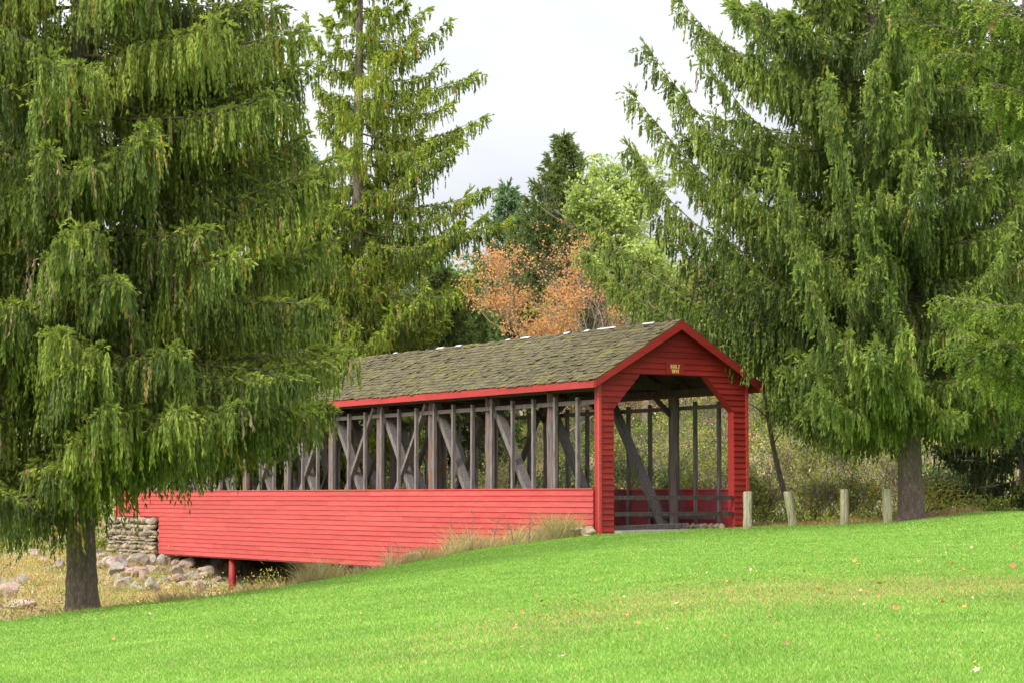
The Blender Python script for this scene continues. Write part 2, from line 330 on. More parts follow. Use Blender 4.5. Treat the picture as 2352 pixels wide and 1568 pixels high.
# portal walls (front and far end)
KN, TP = 2.46+ZO, 3.49+ZO; UL, UR, TL, TR = .485, 4.715, 1.43, 3.72
ZE, ZP, OH, OV = 3.27+ZO, 5.02+ZO, .35, .36       # roof top at eave and ridge; side and end overhang
SL = (ZP-ZE)/(WD/2+OH)
def roof_z(u): return ZP-abs(u-WD/2)*SL
def portal(v0, sgn):
    mb = MB(); z = -.03
    def seg(u0b, u1b, u0t, u1t, z0, z1):
        t0, t1 = .038+random.uniform(-.003, .003), .006
        f = v0-sgn*t0; g = v0-sgn*t1
        p = [(u0b, f, z0), (u1b, f, z0), (u1b, v0, z0), (u0b, v0, z0), (u0t, g, z1), (u1t, g, z1), (u1t, v0, z1), (u0t, v0, z1)]
        if sgn < 0: p = [p[i] for i in (3, 2, 1, 0, 7, 6, 5, 4)]
        mb.hexa(p)
    def opening(z):
        if z >= TP-.001: return None
        if z <= KN: return UL, UR
        t = (z-KN)/(TP-KN); return UL+(TL-UL)*t, UR+(TR-UR)*t
    cor = .05
    stops = sorted(set([round(-.06+i*E, 4) for i in range(40)]+[round(KN, 4), round(TP, 4)]))
    for z0, z1 in zip(stops, stops[1:]):
        if z1-z0 < .004: continue
        def outer(z):
            hw = (ZP-.10-z)/SL
            return max(cor, WD/2-hw), min(WD-cor, WD/2+hw)
        if z0 > ZP-.16: break
        zt = min(z1, ZP-.13)
        a0, b0 = outer(z0); a1, b1 = outer(zt)
        if b1 <= a1: a1 = b1 = WD/2
        o = opening(z0+.001); o1 = opening(zt-.001)
        if o is None or o1 is None: seg(a0, b0, a1, b1, z0, zt)
        else: seg(a0, o[0], a1, o1[0], z0, zt); seg(o[1], b0, o1[1], b1, z0, zt)
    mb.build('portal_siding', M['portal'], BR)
    # solid core: two columns, head and gable
    k = MB(); v1 = v0+sgn*.27; a, b = (v0+.001, v1) if sgn > 0 else (v1, v0-.001)
    GE = roof_z(0)-.12
    k.prism([(.03, -.10), (UL, -.10), (UL, KN), (TL, TP), (TL, roof_z(TL)-.12), (.03, GE)], a, b)
    k.prism([(UR, -.10), (WD-.03, -.10), (WD-.03, GE), (TR, roof_z(TR)-.12), (TR, TP), (UR, KN)], a, b)
    k.prism([(TL, TP), (TR, TP), (TR, roof_z(TR)-.12), (WD/2, ZP-.12), (TL, roof_z(TL)-.12)], a, b)
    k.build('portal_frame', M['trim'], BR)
    for x0 in (-.03, WD-.055):
        c = MB(); c.box(x0, x0+.085, v0-.052 if sgn > 0 else v0-.03, v0+.03 if sgn > 0 else v0+.052, -.12, GE-.02)
        c.build('corner_board', M['siding'] if sgn > 0 else M['trim'], BR)
portal(0, 1); portal(36.5, -1)
# roof
V0, V1 = -OV, 36.5+OV
def roof_side(sg):
    d = MB()   # board deck
    ue = WD/2+sg*(WD/2+OH)
    n = 0; ang = math.atan(SL)
    for k in range(26):      # purlin boards
        a = k/26; b = (k+1)/26
        ua, ub = WD/2+sg*(WD/2+OH)*(1-a), WD/2+sg*(WD/2+OH)*(1-b)
        za, zb = roof_z(ua)-.035, roof_z(ub)-.035
        q = [(ua, V0+.02, za-.03), (ub, V0+.02, zb-.03), (ub, V1-.02, zb-.03), (ua, V1-.02, za-.03), (ua, V0+.02, za), (ub, V0+.02, zb), (ub, V1-.02, zb), (ua, V1-.02, za)]
        if sg > 0: q = [q[i] for i in (1, 0, 3, 2, 5, 4, 7, 6)]
        d.hexa(q)
    return d
for sg in (-1, 1): roof_side(sg).build('roof_deck', M['roof_wood'], BR)
sh = MB(); rows = 17; run = (WD/2+OH)/math.cos(math.atan(SL)); ex = run/rows
for sg in (-1, 1):
    dn = Vector((sg*math.cos(math.atan(SL)), 0, -math.sin(math.atan(SL)))); nn = Vector((sg*math.sin(math.atan(SL)), 0, math.cos(math.atan(SL))))
    ridge = Vector((WD/2, 0, ZP-.01))
    for r in range(rows):
        d1 = (r+1)*ex+.05; d0 = max(0, r*ex-.07); y = V0-.03+random.uniform(-.15, 0); wave_ph = random.uniform(0, 6)
        while y < V1:
            w = random.uniform(.09, .21); y1 = min(y+w, V1+.03); ya = max(y, V0-.04)
            if y1-ya > .04:
                e = d1+random.gauss(0, .016)+.03*math.sin(y*1.1+wave_ph)*math.sin(y*.37+r)
                lift = random.uniform(.02, .04)+(random.random() < .08)*random.uniform(.01, .035)
                tw = random.uniform(-.008, .008); g = random.uniform(.003, .010); skew = random.uniform(-.03, .03)
                a, b = ya+g/2, y1-g/2
                def P(dd, yy, h): return ridge+dn*dd+nn*h+Vector((0, yy, 0))
                q = [P(e, a, lift-.016), P(e+skew*.4, b, lift-.016+tw), P(d0, b, -.004), P(d0, a, -.004), P(e, a, lift+.004), P(e+skew*.4, b, lift+.004+tw), P(d0, b, .010), P(d0, a, .010)]
                if sg > 0: q = [q[i] for i in (1, 0, 3, 2, 5, 4, 7, 6)]
                sh.hexa(q)
            y = y1
y = V0-.03          # ridge caps
while y < V1:
    L_ = random.uniform(.16, .26)
    if random.random() < .78:
        for sg in (-1, 1):
            dn = Vector((sg*math.cos(math.atan(SL)), 0, -math.sin(math.atan(SL)))); nn = Vector((sg*math.sin(math.atan(SL)), 0, math.cos(math.atan(SL))))
            rd = Vector((WD/2, 0, ZP+.012)); w = random.uniform(.12, .17); h = random.uniform(.01, .03)
            q = [rd+nn*.0+Vector((0, y, 0)), rd+dn*w+Vector((0, y, 0)), rd+dn*w+Vector((0, y+L_, 0)), rd+Vector((0, y+L_, 0))]
            q = q+[p+nn*(h) for p in q]
            if sg < 0: q = [q[i] for i in (1, 0, 3, 2, 5, 4, 7, 6)]
            sh.hexa(q)
    y += L_+.01
RF = sh.build('roof', M['shingle'], BR, label='mossy grey brown wooden shingle roof')
for ya, l_ in ((.9, .55), (2.9, .9), (4.3, .22), (5.4, .25), (7.7, .5), (8.9, .25), (12.0, .3), (13.2, .45), (16.5, .25), (21.2, .3), (24.5, .5)):
    dn = Vector((-math.cos(math.atan(SL)), 0, -math.sin(math.atan(SL)))); nn = Vector((-math.sin(math.atan(SL)), 0, math.cos(math.atan(SL))))
    rd = Vector((WD/2, 0, ZP)); h = .047; w = random.uniform(.07, .15); k = random.uniform(.02, .12)
    q = [rd+Vector((0, ya, 0))+nn*h, rd+dn*w+Vector((0, ya-k*.0, 0))+nn*h, rd+dn*w*.9+Vector((0, ya+l_, 0))+nn*h, rd+Vector((0, ya+l_+k, 0))+nn*h]
    q = [q[i] for i in (1, 0, 3, 2)]
    fl = MB(); fl.hexa(q+[p+nn*.006 for p in q]); fl.build('ridge_flashing', M['flash'], RF, label='pale metal flashing showing at the ridge')
# fascia + rake boards
for sg in (-1, 1):
    u = WD/2+sg*(WD/2+OH); f = MB(); y = V0+.035
    while y < V1-.1:
        y2 = min(y+random.uniform(4.4, 5.2), V1-.035)
        f.box(min(u, u+sg*.03), max(u, u+sg*.03), y+.002, y2-.002, ZE-.23+random.uniform(-.004, .004), ZE-.03); y = y2
    f.build('eave_fascia', M['trim'], BR)
    for v, s2 in ((V0, -1), (V1, 1)):
        r = MB(); ue = WD/2+sg*(WD/2+OH+.03); zt = roof_z(ue)-.012
        y0, y1 = sorted((v, v+s2*.035)); hh = .255
        q = [(ue, y0, zt-.20), (WD/2, y0, ZP-.012-hh), (WD/2, y1, ZP-.012-hh), (ue, y1, zt-.20), (ue, y0, zt), (WD/2, y0, ZP-.012), (WD/2, y1, ZP-.012), (ue, y1, zt)]
        if sg > 0: q = [q[i] for i in (1, 0, 3, 2, 5, 4, 7, 6)]
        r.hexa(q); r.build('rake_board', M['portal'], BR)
    for v, s2 in ((V0, 1), (V1, -1)):
        so = MB()
        ue = WD/2+sg*(WD/2+OH); q = []
        y0, y1 = sorted((v+s2*.004, v+s2*(OV-.03)))
        q = [(ue, y0, roof_z(ue)-.105), (WD/2, y0, ZP-.105), (WD/2, y1, ZP-.105), (ue, y1, roof_z(ue)-.105), (ue, y0, roof_z(ue)-.075), (WD/2, y0, ZP-.075), (WD/2, y1, ZP-.075), (ue, y1, roof_z(ue)-.075)]
        if sg > 0: q = [q[i] for i in (1, 0, 3, 2, 5, 4, 7, 6)]
        so.hexa(q)
        so.build('soffit', M['trim'], BR)
# truss: chords, ties, rafters, posts, braces, studs
PV = [2.95+3.54*k for k in range(10)]
for sg, ux, us in ((-1, .36, .09), (1, WD-.48, WD-.09)):
    c = MB(); c.box(ux-.13, ux+.13, .28, 36.2, 3.02+ZO, 3.22+ZO); c.build('top_chord', M['dark_wood'], BR)
    c = MB(); c.box(ux-.15, ux+.15, .28, 36.2, -.28, -.02); c.build('bottom_chord', M['dark_wood'], BR)
    for i, v in enumerate(PV):
        p = MB(); r0 = random.uniform(.155, .18); ln = random.uniform(-.02, .02)
        zs = np.linspace(-.05, 3.04+ZO, 9)
        p.tube([(ux+random.uniform(-.01, .01), v+ln*z/4, z) for z in zs], [r0*random.uniform(.95, 1.04) for z in zs], 9, .05)
        p.build('truss_post', M['post_wood'], BR, smooth=True)
        kb = MB(); kb.beam((ux, v, 2.35+ZO), (ux-sg*.75, v, 3.02+ZO), .12, .12); kb.build('knee_brace', M['dark_wood'], BR)
        if i == 0: pass
        pv = PV[i-1] if i else None
        if pv is not None:
            b = MB(); b.beam((ux-sg*-.0+.02, v-.16, 2.96+ZO), (ux+.02, pv+.42, -.02), .17, .27, up=(1, 0, 0), j=.01); b.build('truss_brace', M['grey_wood'], BR)
            if i >= 3:
                b = MB(); b.beam((ux-.15, pv+.16, 2.96+ZO), (ux-.15, v-.42, -.02), .11, .18, up=(1, 0, 0), j=.01); b.build('truss_brace', M['grey_wood'], BR)
        else:
            if sg < 0:
                b = MB(); b.beam((ux, v-.16, 2.96+ZO), (ux, 0.9, 0), .17, .25, up=(1, 0, 0)); # hidden end stay left out on the near side
            else:
                pass
    # first-panel stay slanting from the far post towards the portal (seen through the portal)
    sb = MB(); k = 1.0
    for s in range(31):
        v = 1.26+1.18*s-.04
        if v > 36: break
        st = MB(); w = .085+random.uniform(-.006, .006); t = random.uniform(-.012, .012)
        st.beam((us, v, ZB+.1 if False else -.1), (us+t, v+t, 2.83+ZO+random.uniform(-.03, .05)), .10, w+.02, up=(0, 1, 0), j=.004)
        st.build('stud', M['grey_wood'], BR)
    y = .27
    while y < 36.1:
        y2 = min(y+random.uniform(3.4, 4.8), 36.2); rl = MB(); o = .075 if sg < 0 else -.075
        rl.box(us+o-.02, us+o+.02, y, y2-.005, 2.62+ZO, 2.74+ZO); rl.build('wall_rail', M['grey_wood'], BR); y = y2
for v in PV+[35.9]:
    t = MB(); t.box(.2, WD-.3, v-.11, v+.11, 3.225+ZO, 3.42+ZO); t.build('tie_beam', M['dark_wood'], BR)
for k in range(31):
    v = .5+1.18*k; rf = MB()
    for sg in (-1, 1):
        ue = WD/2+sg*(WD/2+OH-.05); rf.beam((ue, v, roof_z(ue)-.15), (WD/2, v, ZP-.16), .06, .13)
    rf.build('rafter', M['dark_wood'], BR)
d = MB(); y = -.05; d.box(.49, 4.71, -.38, 1.6, -.16, .135); d.build('entry_slab', M['concrete'], BR)
d = MB(); d.box(.06, WD-.06, 1.61, 36.4, -.14, .10); d.build('deck', M['dark_wood'], BR)
for v in np.arange(2.4, 36, 2.36):
    f = MB(); f.box(.06, WD-.06, v-.12, v+.12, -.52, -.285); f.build('floor_beam', M['dark_wood'], BR)
for z in (-.02, -.485):
    b = MB(); b.beam((UL-.02, .03, z+ZO-.006), (UR-.035, .03, z+ZO+.004), .09, .115, j=.006)
    b.build('barrier_rail', M['dark_wood'], BR)
b = MB(); b.beam((WD-.45, .9, -.6+ZO), (WD-.42, 4.6, -.6+ZO), .08, .10, j=.005); b.build('inner_guard_rail', M['dark_wood'], BR)
# sign
sg_ = empty('sign_mount', (0, 0, 0)); bpy.data.objects.remove(sg_)
b = MB(); SU = 2.60; b.box(SU-.325, SU+.325, -.068, -.030, 3.50+ZO, 3.81+ZO)
SG = b.build('sign', M['trim'], BR, label='small red board over the portal reading BUILT 1841')
FONT = {'B': ['110', '101', '110', '101', '110'], 'U': ['101', '101', '101', '101', '111'], 'I': ['1', '1', '1', '1', '1'],
        'L': ['100', '100', '100', '100', '111'], 'T': ['111', '010', '010', '010', '010'],
        '1': ['01', '11', '01', '01', '01'], '8': ['111', '101', '111', '101', '111'], '4': ['101', '101', '111', '001', '001']}
tb = MB()
for word, zc in (('BUILT', 3.722), ('1841', 3.59)):
    widths = [len(FONT[c][0]) for c in word]; cw = .0190; rh = .0215; tot = (sum(widths)+len(word)-1)*cw; u = SU-tot/2-.01
    for ch, w in zip(word, widths):
        for r, row in enumerate(FONT[ch]):
            c0 = 0
            while c0 < w:
                if row[c0] == '1':
                    c1 = c0
                    while c1 < w and row[c1] == '1': c1 += 1
                    zt = zc+ZO+rh*(2.5-r); tb.box(u+c0*cw, u+c1*cw, -.074, -.0685, zt-rh+.0002, zt-.0002); c0 = c1
                else: c0 += 1
        u += (w+1)*cw
tb.build('lettering', M['yellow'], SG, label='pale yellow lettering BUILT 1841')
# pier under the bridge
for v in (25.2, ):
    p = MB(); zb = gz(*bw(.3, v, 0)[:2])-.4
    p.tube([(.25, v, zb+ZO), (.25, v, ZB+.05)], [.15, .14], 12); p.build('pier', M['portal'], BR, smooth=True, label='red round pier under the siding')
for u, v in ((1.6, 27.6), (4.6, 25.2), (3, 21)):
    p = MB(); zb = gz(*bw(u, v, 0)[:2])-.4; p.tube([(u, v, zb+ZO), (u, v, -.5)], [.16, .14], 10); p.build('pier', M['dark_wood'], BR, smooth=True)
# loose plank on the threshold
def local_thing(name, mb, m, label, cat, loc, **k):
    o = mb.build(name, m, None); o.rotation_euler = (0, 0, BA)
    o.location = (*bw(*loc[:2], 0)[:2], loc[2]); return tag(o, label, cat, **k)
b = MB(); b.beam((0, 0, .07), (3.35, .75, .11), .14, .13, j=.012)
local_thing('timber_baulk', b, M['grey_wood'], 'long grey timber lying on the bridge floor just inside the portal', 'timber', (.55, .55, -.955))
# ------------------------------------------------------------ stones
def rock_mesh(s, seed, sub=3, rough=.35):
    import bmesh
    bm = bmesh.new(); bmesh.ops.create_icosphere(bm, subdivisions=sub, radius=1)
    o = Vector((seed*3.7, seed*1.3, seed*.7)); r2 = random.Random(seed)
    planes = [(Vector((r2.gauss(0, 1), r2.gauss(0, 1), r2.gauss(0, 1))).normalized(), r2.uniform(.55, .85)) for _ in range(9)]
    for v in bm.verts:
        p = v.co.copy()
        for n, d in planes:
            e = p.dot(n)-d
            if e > 0: p -= n*e
        p *= 1+rough*.4*noise.noise(p*1.6+o)+.05*noise.noise(p*6+o)
        v.co = Vector((p.x*s[0], p.y*s[1], p.z*s[2]))
    V = [tuple(v.co) for v in bm.verts]; F = [[x.index for x in f.verts] for f in bm.faces]; bm.free(); return V, F
def rock(px, py, wpx, hpx, label, m='rock_grey', seed=1, Y=None, group='rocks on the dry creek bank', rz=0):
    p = ray_ground(px, py+hpx*.3, 56 if px < 900 else 40) if Y is None else at(px, py+hpx*.3, Y)
    k = p[1]/FPX; s = (wpx*k/2*1.25, wpx*k/2*.9, hpx*k/2*1.5)
    V, F = rock_mesh(s, seed)
    o = mesh_obj('rock', V, F, M[m], smooth=False); o.location = (p[0], p[1], p[2]+hpx*k*.38); o.rotation_euler = (0, 0, rz)
    return tag(o, label, 'rock', group)
def z4(x, y): return x*.4395, 746.5+y*.4395
for i, (x, y, w, h, mm, lb) in enumerate([
    (600, 1255, 120, 75, 'rock_grey', 'big flat sided grey rock just right of the left spruce trunk'),
    (715, 1240, 115, 62, 'rock_grey', 'pale angular rock below the stone abutment'),
    (655, 1295, 140, 50, 'rock_pink', 'long pinkish rock in front of the two biggest grey rocks'),
    (925, 1282, 66, 44, 'rock_grey', 'small purple grey rock at the corner of the siding bottom'),
    (530, 1212, 80, 34, 'rock_grey', 'low grey rock highest beside the spruce trunk'),
    (512, 1258, 44, 44, 'rock_pink', 'small upright rock touching the right side of the spruce trunk'),
    (95, 1342, 100, 56, 'rock_grey', 'pale cream rock above the row at the left edge'),
    (52, 1402, 120, 76, 'rock_pink', 'large rounded pink rock at the left edge'),
    (105, 1466, 185, 46, 'rock_pink', 'long low flat slab lowest at the left edge'),
    (135, 1432, 66, 20, 'rock_pink', 'thin reddish stone lying between the pink rock and the slab'),
    (312, 1256, 50, 50, 'rock_grey', 'grey rock just left of the left spruce trunk'),
    (1010, 1318, 90, 42, 'rock_grey', 'grey slab rock in the shadow under the bridge edge'),
    (938, 1330, 66, 44, 'rock_grey', 'rounded tan rock below the siding corner'),
    (612, 1322, 46, 40, 'rock_grey', 'small whitish rock below the long pinkish rock'),
    (755, 1332, 66, 44, 'rock_pink', 'upright tan rock in the dry grass beneath the abutment'),
    (690, 1105, 66, 50, 'rock_grey', 'lilac grey boulder beside the top of the stone abutment'),
    (1000, 1356, 130, 34, 'rock_pink', 'long flat tan rock next to the dry grass before the red pier'),
    (862, 1332, 56, 34, 'rock_grey', 'small grey rock between two tan rocks below the siding corner'),
    (320, 1325, 46, 26, 'rock_pink', 'little tan stone low at the left side of the spruce trunk'),
    (300, 1120, 70, 40, 'rock_pink', 'pink stone high on the bank left of the spruce trunk'),
    (180, 1195, 70, 36, 'rock_grey', 'grey stone half hidden in dry grass left of the spruce'),
    (240, 1290, 60, 36, 'rock_grey', 'flat grey stone midway between spruce trunk and left edge'),
    (480, 1330, 60, 40, 'rock_grey', 'grey rock low beside the right foot of the spruce trunk'),
    (560, 1350, 50, 28, 'rock_pink', 'small tan rock below the long pinkish rock'),
    (700, 1365, 60, 26, 'rock_grey', 'flat grey stone lowest in the dry grass before the abutment'),
    (20, 1345, 46, 36, 'rock_grey', 'small grey stone at the very left edge over the rounded pink rock'),
    (230, 1230, 50, 28, 'rock_pink', 'small pink stone left of the trunk, above the flat grey stone'),
    (760, 1205, 60, 34, 'rock_grey', 'grey stone fallen against the foot of the abutment'),
    (1060, 1345, 60, 26, 'rock_grey', 'grey stone nearest the left of the red pier'),
    (880, 1375, 56, 22, 'rock_pink', 'thin tan stone under the rounded tan rock'),
    (800, 1290, 60, 36, 'rock_pink', 'tan stone directly under the lower corner of the abutment')]):
    q = z4(x, y); rock(q[0], q[1], w*.4395, h*.4395, lb, mm, i+3, rz=random.uniform(-.4, .4))
def z5(x, y): return 631.6+.4028*x, 689+.4028*y
for i, (x, y, w, h, lb, Y) in enumerate([
    (805, 1460, 110, 46, 'flat grey stone in weeds along the middle of the bridge siding', 56.5),
    (1730, 1306, 100, 26, 'thin pale flat stone by the foot of the siding near the portal', 60.6),
    (1790, 1316, 95, 46, 'rounded tan stone against the left foot of the portal', 60.4),
    (1660, 1302, 90, 26, 'low pale stone at the end of the row by the portal', 60.9),
    (1775, 1342, 60, 14, 'thin stone sliver in the grass in front of the rounded tan stone', 60.1)]):
    q = z5(x, y); p = at(q[0], q[1], Y); k = Y/FPX; s = (w*.4028*k/2*1.05, w*.4028*k/2*.6, h*.4028*k/2*1.3); V, F = rock_mesh(s, i+50)
    o = mesh_obj('rock', V, F, M['rock_wall']); o.location = (p[0], Y, p[2]); tag(o, lb, 'rock', 'stones at the foot of the bridge siding')
for i in range(34):      # the loose pile between the spruce and the abutment
    px, py = random.uniform(262, 505), random.uniform(1278, 1352); w = random.uniform(18, 46)
    if py > 1388-(px-262)*.11-12: py -= 20
    rock(px, py, w, w*random.uniform(.5, .85), 'small stone in the loose pile right of the left spruce trunk', random.choice(('rock_grey', 'rock_pink', 'rock_wall')), 200+i, group='small stones in the loose pile', rz=random.uniform(0, 3))
# stone abutment at the far end
ab = MB(); AV = []; AF = []; n0 = 0
def stone_at(u, v, z, su, sv, sz, seed):
    global n0
    V, F = rock_mesh((su, sv, sz), seed, 2, .25)
    AV.extend([(x+u, y+v, c+z) for x, y, c in V]); AF.extend([[i+n0 for i in f] for f in F]); n0 += len(V)
z = -3.3+ZO; sd_ = 100
while z < -1.0+ZO:
    h = random.uniform(.09, .24); v = 31.95
    while v < 36.8:
        l_ = random.uniform(.14, .58); stone_at(-.12+random.uniform(-.07, .06), v+l_/2, z+h/2+random.uniform(-.03, .03), .22, l_/2*1.25, h*random.uniform(.6, .95), sd_); v += l_; sd_ += 1
    z += h*1.15
for u in np.arange(.2, 4.6, .38):
    for z in np.arange(-3.2+ZO, -.7+ZO, .26): stone_at(u, 31.98, z, .22, .2, .15, sd_); sd_ += 1
stone_at(-.2, 32.4, -1.42+ZO, .3, .42, .25, 777)
ABT = mesh_obj('stone_abutment', np.array(AV), AF, M['rock_wall'])
ABT.location = (BX, BY, -1.08); ABT.rotation_euler = (0, 0, BA)
tag(ABT, 'dry laid field stone abutment under the far end of the red bridge', 'abutment')
cb = MB(); cb.box(.05, WD-.05, 32.1, 36.9, -2.6, -.55)
cb.build('fill', M['rock_wall'], ABT)
# small stones inside the portal at right
AV = []; AF = []; n0 = 0
for i in range(9): stone_at(i*.24, random.uniform(-.04, .04), .10, .15, .12, .12, 300+i)
o = mesh_obj('stone_row', np.array(AV), AF, M['rock_wall']); o.location = (*bw(4.75, 2.6, 0)[:2], -.99); o.rotation_euler = (0, 0, BA-R(90))
tag(o, 'low row of pale stones along the inner right side of the bridge floor', 'stones')
# ------------------------------------------------------------ bollards
for i, (xb, yb, xt, yt, w, Y, lb) in enumerate([
    (1717, 1217, 1717.5, 1129, 21, 60.6, 'pale log post touching the right column of the portal, green with moss low down'),
    (1824, 1208, 1809, 1129, 20, 63.2, 'leaning pale log post with the thin sapling behind it'),
    (1940.5, 1205, 1939.5, 1124, 20.5, 62.5, 'upright log post with moss, alone in the middle of the gap'),
    (2040, 1199, 2036.5, 1123, 21, 60.0, 'log post standing beside the right spruce trunk, pinkish at its foot')]):
    p0 = at(xb, yb, Y); p1 = at(xt, yt, Y); k = Y/FPX; r = w*k/2; b = MB(); o = p0
    g = gz(p0[0], Y); p0 = p0.copy(); p0[2] = min(p0[2], g)-.15
    ts = np.linspace(0, 1, 10); pts = [(p0*(1-t)+p1*t-o) for t in ts]; pts += [p1+np.array((0, 0, .018))-o]
    b.tube(pts, [r*(1+.04*math.sin(t*9+i)) for t in ts]+[r*.72], 14, .035)
    q = b.build('bollard', M['bollard'], smooth=False); q.location = o; tag(q, lb, 'post', 'log posts along the lawn edge')
# ------------------------------------------------------------ trees
def trunk_mesh(pts, rad, n=14, flare=1.22):
    P = np.array(pts, float); m = 28; t = np.linspace(0, 1, m)**1.6
    s = np.linspace(0, 1, len(P)); Q = np.stack([np.interp(t, s, P[:, i]) for i in range(3)], -1); r = np.interp(t, s, rad)
    r[:1] *= flare; h = Q[:, 2]-Q[0, 2]; r = r*(1+.0*h); r *= 1+(flare-1)*np.exp(-h/.35)
    V, F = tube(Q, r, n, .05); V = np.array(V); hh = np.repeat(h, n); cen = np.repeat(Q, n, 0); a_ = np.arctan2(V[:, 1]-cen[:, 1], V[:, 0]-cen[:, 0]); ph = rng.uniform(0, 6)
    k_ = 1+.28*np.exp(-hh/.45)*np.maximum(np.sin(a_*4+ph), -.2)+.04*np.sin(a_*3+hh*1.3)
    V[:, :2] = cen[:, :2]+(V[:, :2]-cen[:, :2])*k_[:, None]
    V += rng.normal(0, .004, V.shape); return V, F
def strand_quads(acc, P, D, Ln, tint, nodes, per, kl, kw, g=.6, spread=.45):
    """drooping sprigs: nodes along a sagging axis, each with `per` kite-shaped needle tufts"""
    n = len(P)
    if not n: return
    t = ((np.arange(nodes)+rng.uniform(0, .6, (n, nodes)))/nodes)[..., None]
    Lx = Ln[:, None, None]; dn = np.array((0, 0, -1.))
    pos = P[:, None]+Lx*(D[:, None]*t*(1-g*t*.6)+dn*g*.6*t*t)
    tan = unit(D[:, None]*(1-g*1.2*t)+dn*g*1.2*t)
    pos = np.repeat(pos.reshape(-1, 3), per, 0); tan = np.repeat(tan.reshape(-1, 3), per, 0)
    rad = rng.normal(size=tan.shape); d = unit(tan+spread*unit(rad))
    m = len(pos)
    tp = np.repeat(np.repeat(1-.35*t[..., 0].reshape(-1), 1), per)
    V, F = kites(pos, d, kl*rng.uniform(.7, 1.3, m), kw*rng.uniform(.75, 1.25, m)*tp)
    tt = np.repeat(tint, nodes*per); tt = np.repeat(np.where(tt < .9, np.clip(tt+rng.normal(0, .05, m), 0, .92), tt), 4)
    acc.add(V, F, np.clip(tt, 0, 1))
def limb(acc, wd, B, az, L, prof, o):
    """one main limb with side twigs and hanging sprigs. prof(t) -> height/L"""
    kk = np.linspace(0, 1, 12); wob = rng.normal(0, .05)
    a = az+wob*np.sin(kk*3)*1.0
    X = np.stack([np.cumsum(np.r_[0, np.cos(a[1:])*L/11]), np.cumsum(np.r_[0, np.sin(a[1:])*L/11]), L*prof(kk)], -1)+B
    X[1:-1] += rng.normal(0, .012*L/4, (10, 3))
    r0 = o.get('wood', .018)*L/3+.012
    V, F = tube(X, np.linspace(r0, .006, 12), 5); wd.add(V, F)
    s0 = o.get('s0', .18); ds = o['ds']; ns = max(3, int(L*(1-s0)/ds))
    s = np.clip(s0+(1-s0)*(np.arange(ns)+rng.uniform(0, 1, ns))/ns, 0, .995)
    def on(s):
        return np.stack([np.interp(s, kk, X[:, i]) for i in range(3)], -1)
    def ang(s): return np.interp(s, kk, a)
    s = np.repeat(s, 2); side = np.tile([1, -1], ns); n = len(s)
    shape = np.clip(1.15-s, 0, 1)**.7*np.clip((s-s0)/.25+.35, 0, 1)
    l2 = o['l2']*shape*rng.uniform(.55, 1.2, n)*min(1.25, L/3.5)+.10
    aa = ang(s)+side*rng.uniform(.6, 1.25, n)*(1-.45*s)
    d2 = unit(np.stack([np.cos(aa), np.sin(aa), rng.uniform(-.25, .25, n)+o.get('tw_up', 0)], -1))
    p2 = on(s)
    sag = .35
    # side twigs as thin wood
    if o.get('twigs', True):
        sel = rng.random(n) < o.get('twf', .5)
        for i in np.nonzero(sel)[0]:
            tt = np.array((0, .5, 1.))[:, None]
            Q = p2[i]+l2[i]*(d2[i]*tt+np.array((0, 0, -sag))*tt**2); V, F = tube(Q, (.010, .007, .003), 3); wd.add(V, F)
    # hanging sprigs along side twigs
    sp = o['sp']; m = np.maximum(1, (l2/sp).astype(int)); idx = np.repeat(np.arange(n), m); k = len(idx)
    u = rng.uniform(.08, 1, k)[:, None]
    P = p2[idx]+l2[idx][:, None]*(d2[idx]*u+np.array((0, 0, -sag))*u**2)
    hang = o['hang']*o.get('long', 1)*(.45+.75*rng.random(k))*np.clip(1.25-.75*s[idx], .3, 1)*np.interp(s[idx], (0, .3), (.6, 1))
    tl = rng.normal(.40, .20)                       # this limb's own tone
    tint = np.clip(rng.normal(tl, .17, k), 0, .86)
    gd = rng.random(k) < o.get('gold', .02); tint[gd] = rng.choice((.965, 1.3), gd.sum())
    D = unit(d2[idx]*rng.uniform(.0, o.get('out', .35), (k, 1))+rng.normal(0, .09, (k, 3))+np.array((0, 0, -1.)))
    strand_quads(acc, P, D, hang, tint, o['nodes'], o['per'], o['kl'], o['kw'], .3, o.get('spread', .4))
    # outward tufts: the fresh pale ends of the twigs
    j = rng.random(n) < o.get('tips', .9)
    strand_quads(acc, p2[j]+l2[j][:, None]*(d2[j]*.55+np.array((0, 0, -sag*.3))), unit(d2[j]+np.array((0, 0, .15))+rng.normal(0, .25, (j.sum(), 3))), rng.uniform(.16, .34, j.sum())*o.get('tipl', 1)+l2[j]*.3,
                 np.clip(rng.normal(.68, .14, j.sum()), 0, .86), max(3, o['nodes']//2), o['per']+1, o['kl']*.9, o['kw'], .5, .5)
    # sprigs sitting on the limb and its tip
    q = int(L*(1-s0)/(.05*o.get('lsp', 1))); sq = s0+(1-s0)*rng.random(q); up = rng.random(q)
    aq = ang(sq)+rng.normal(0, .9, q)
    D = unit(np.stack([np.cos(aq)*.6, np.sin(aq)*.6, np.where(up < .3, .45, -.9)], -1))
    strand_quads(acc, on(sq), D, rng.uniform(.12, .35, q)*o.get('tipl', 1), np.clip(rng.normal(.62, .15, q), 0, .86), 3, o['per']+1, o['kl'], o['kw'], .4, .5)
    tq = int(o.get('tipn', 9)); dirT = unit(X[-1]-X[-2])
    strand_quads(acc, np.repeat(X[-1:], tq, 0)-dirT*rng.uniform(0, .45, (tq, 1)), unit(dirT+rng.normal(0, .35, (tq, 3))), rng.uniform(.18, .42, tq)*o.get('tipl', 1), np.full(tq, .66), 4, o['per']+1, o['kl'], o['kw']*.8, .2, .4)
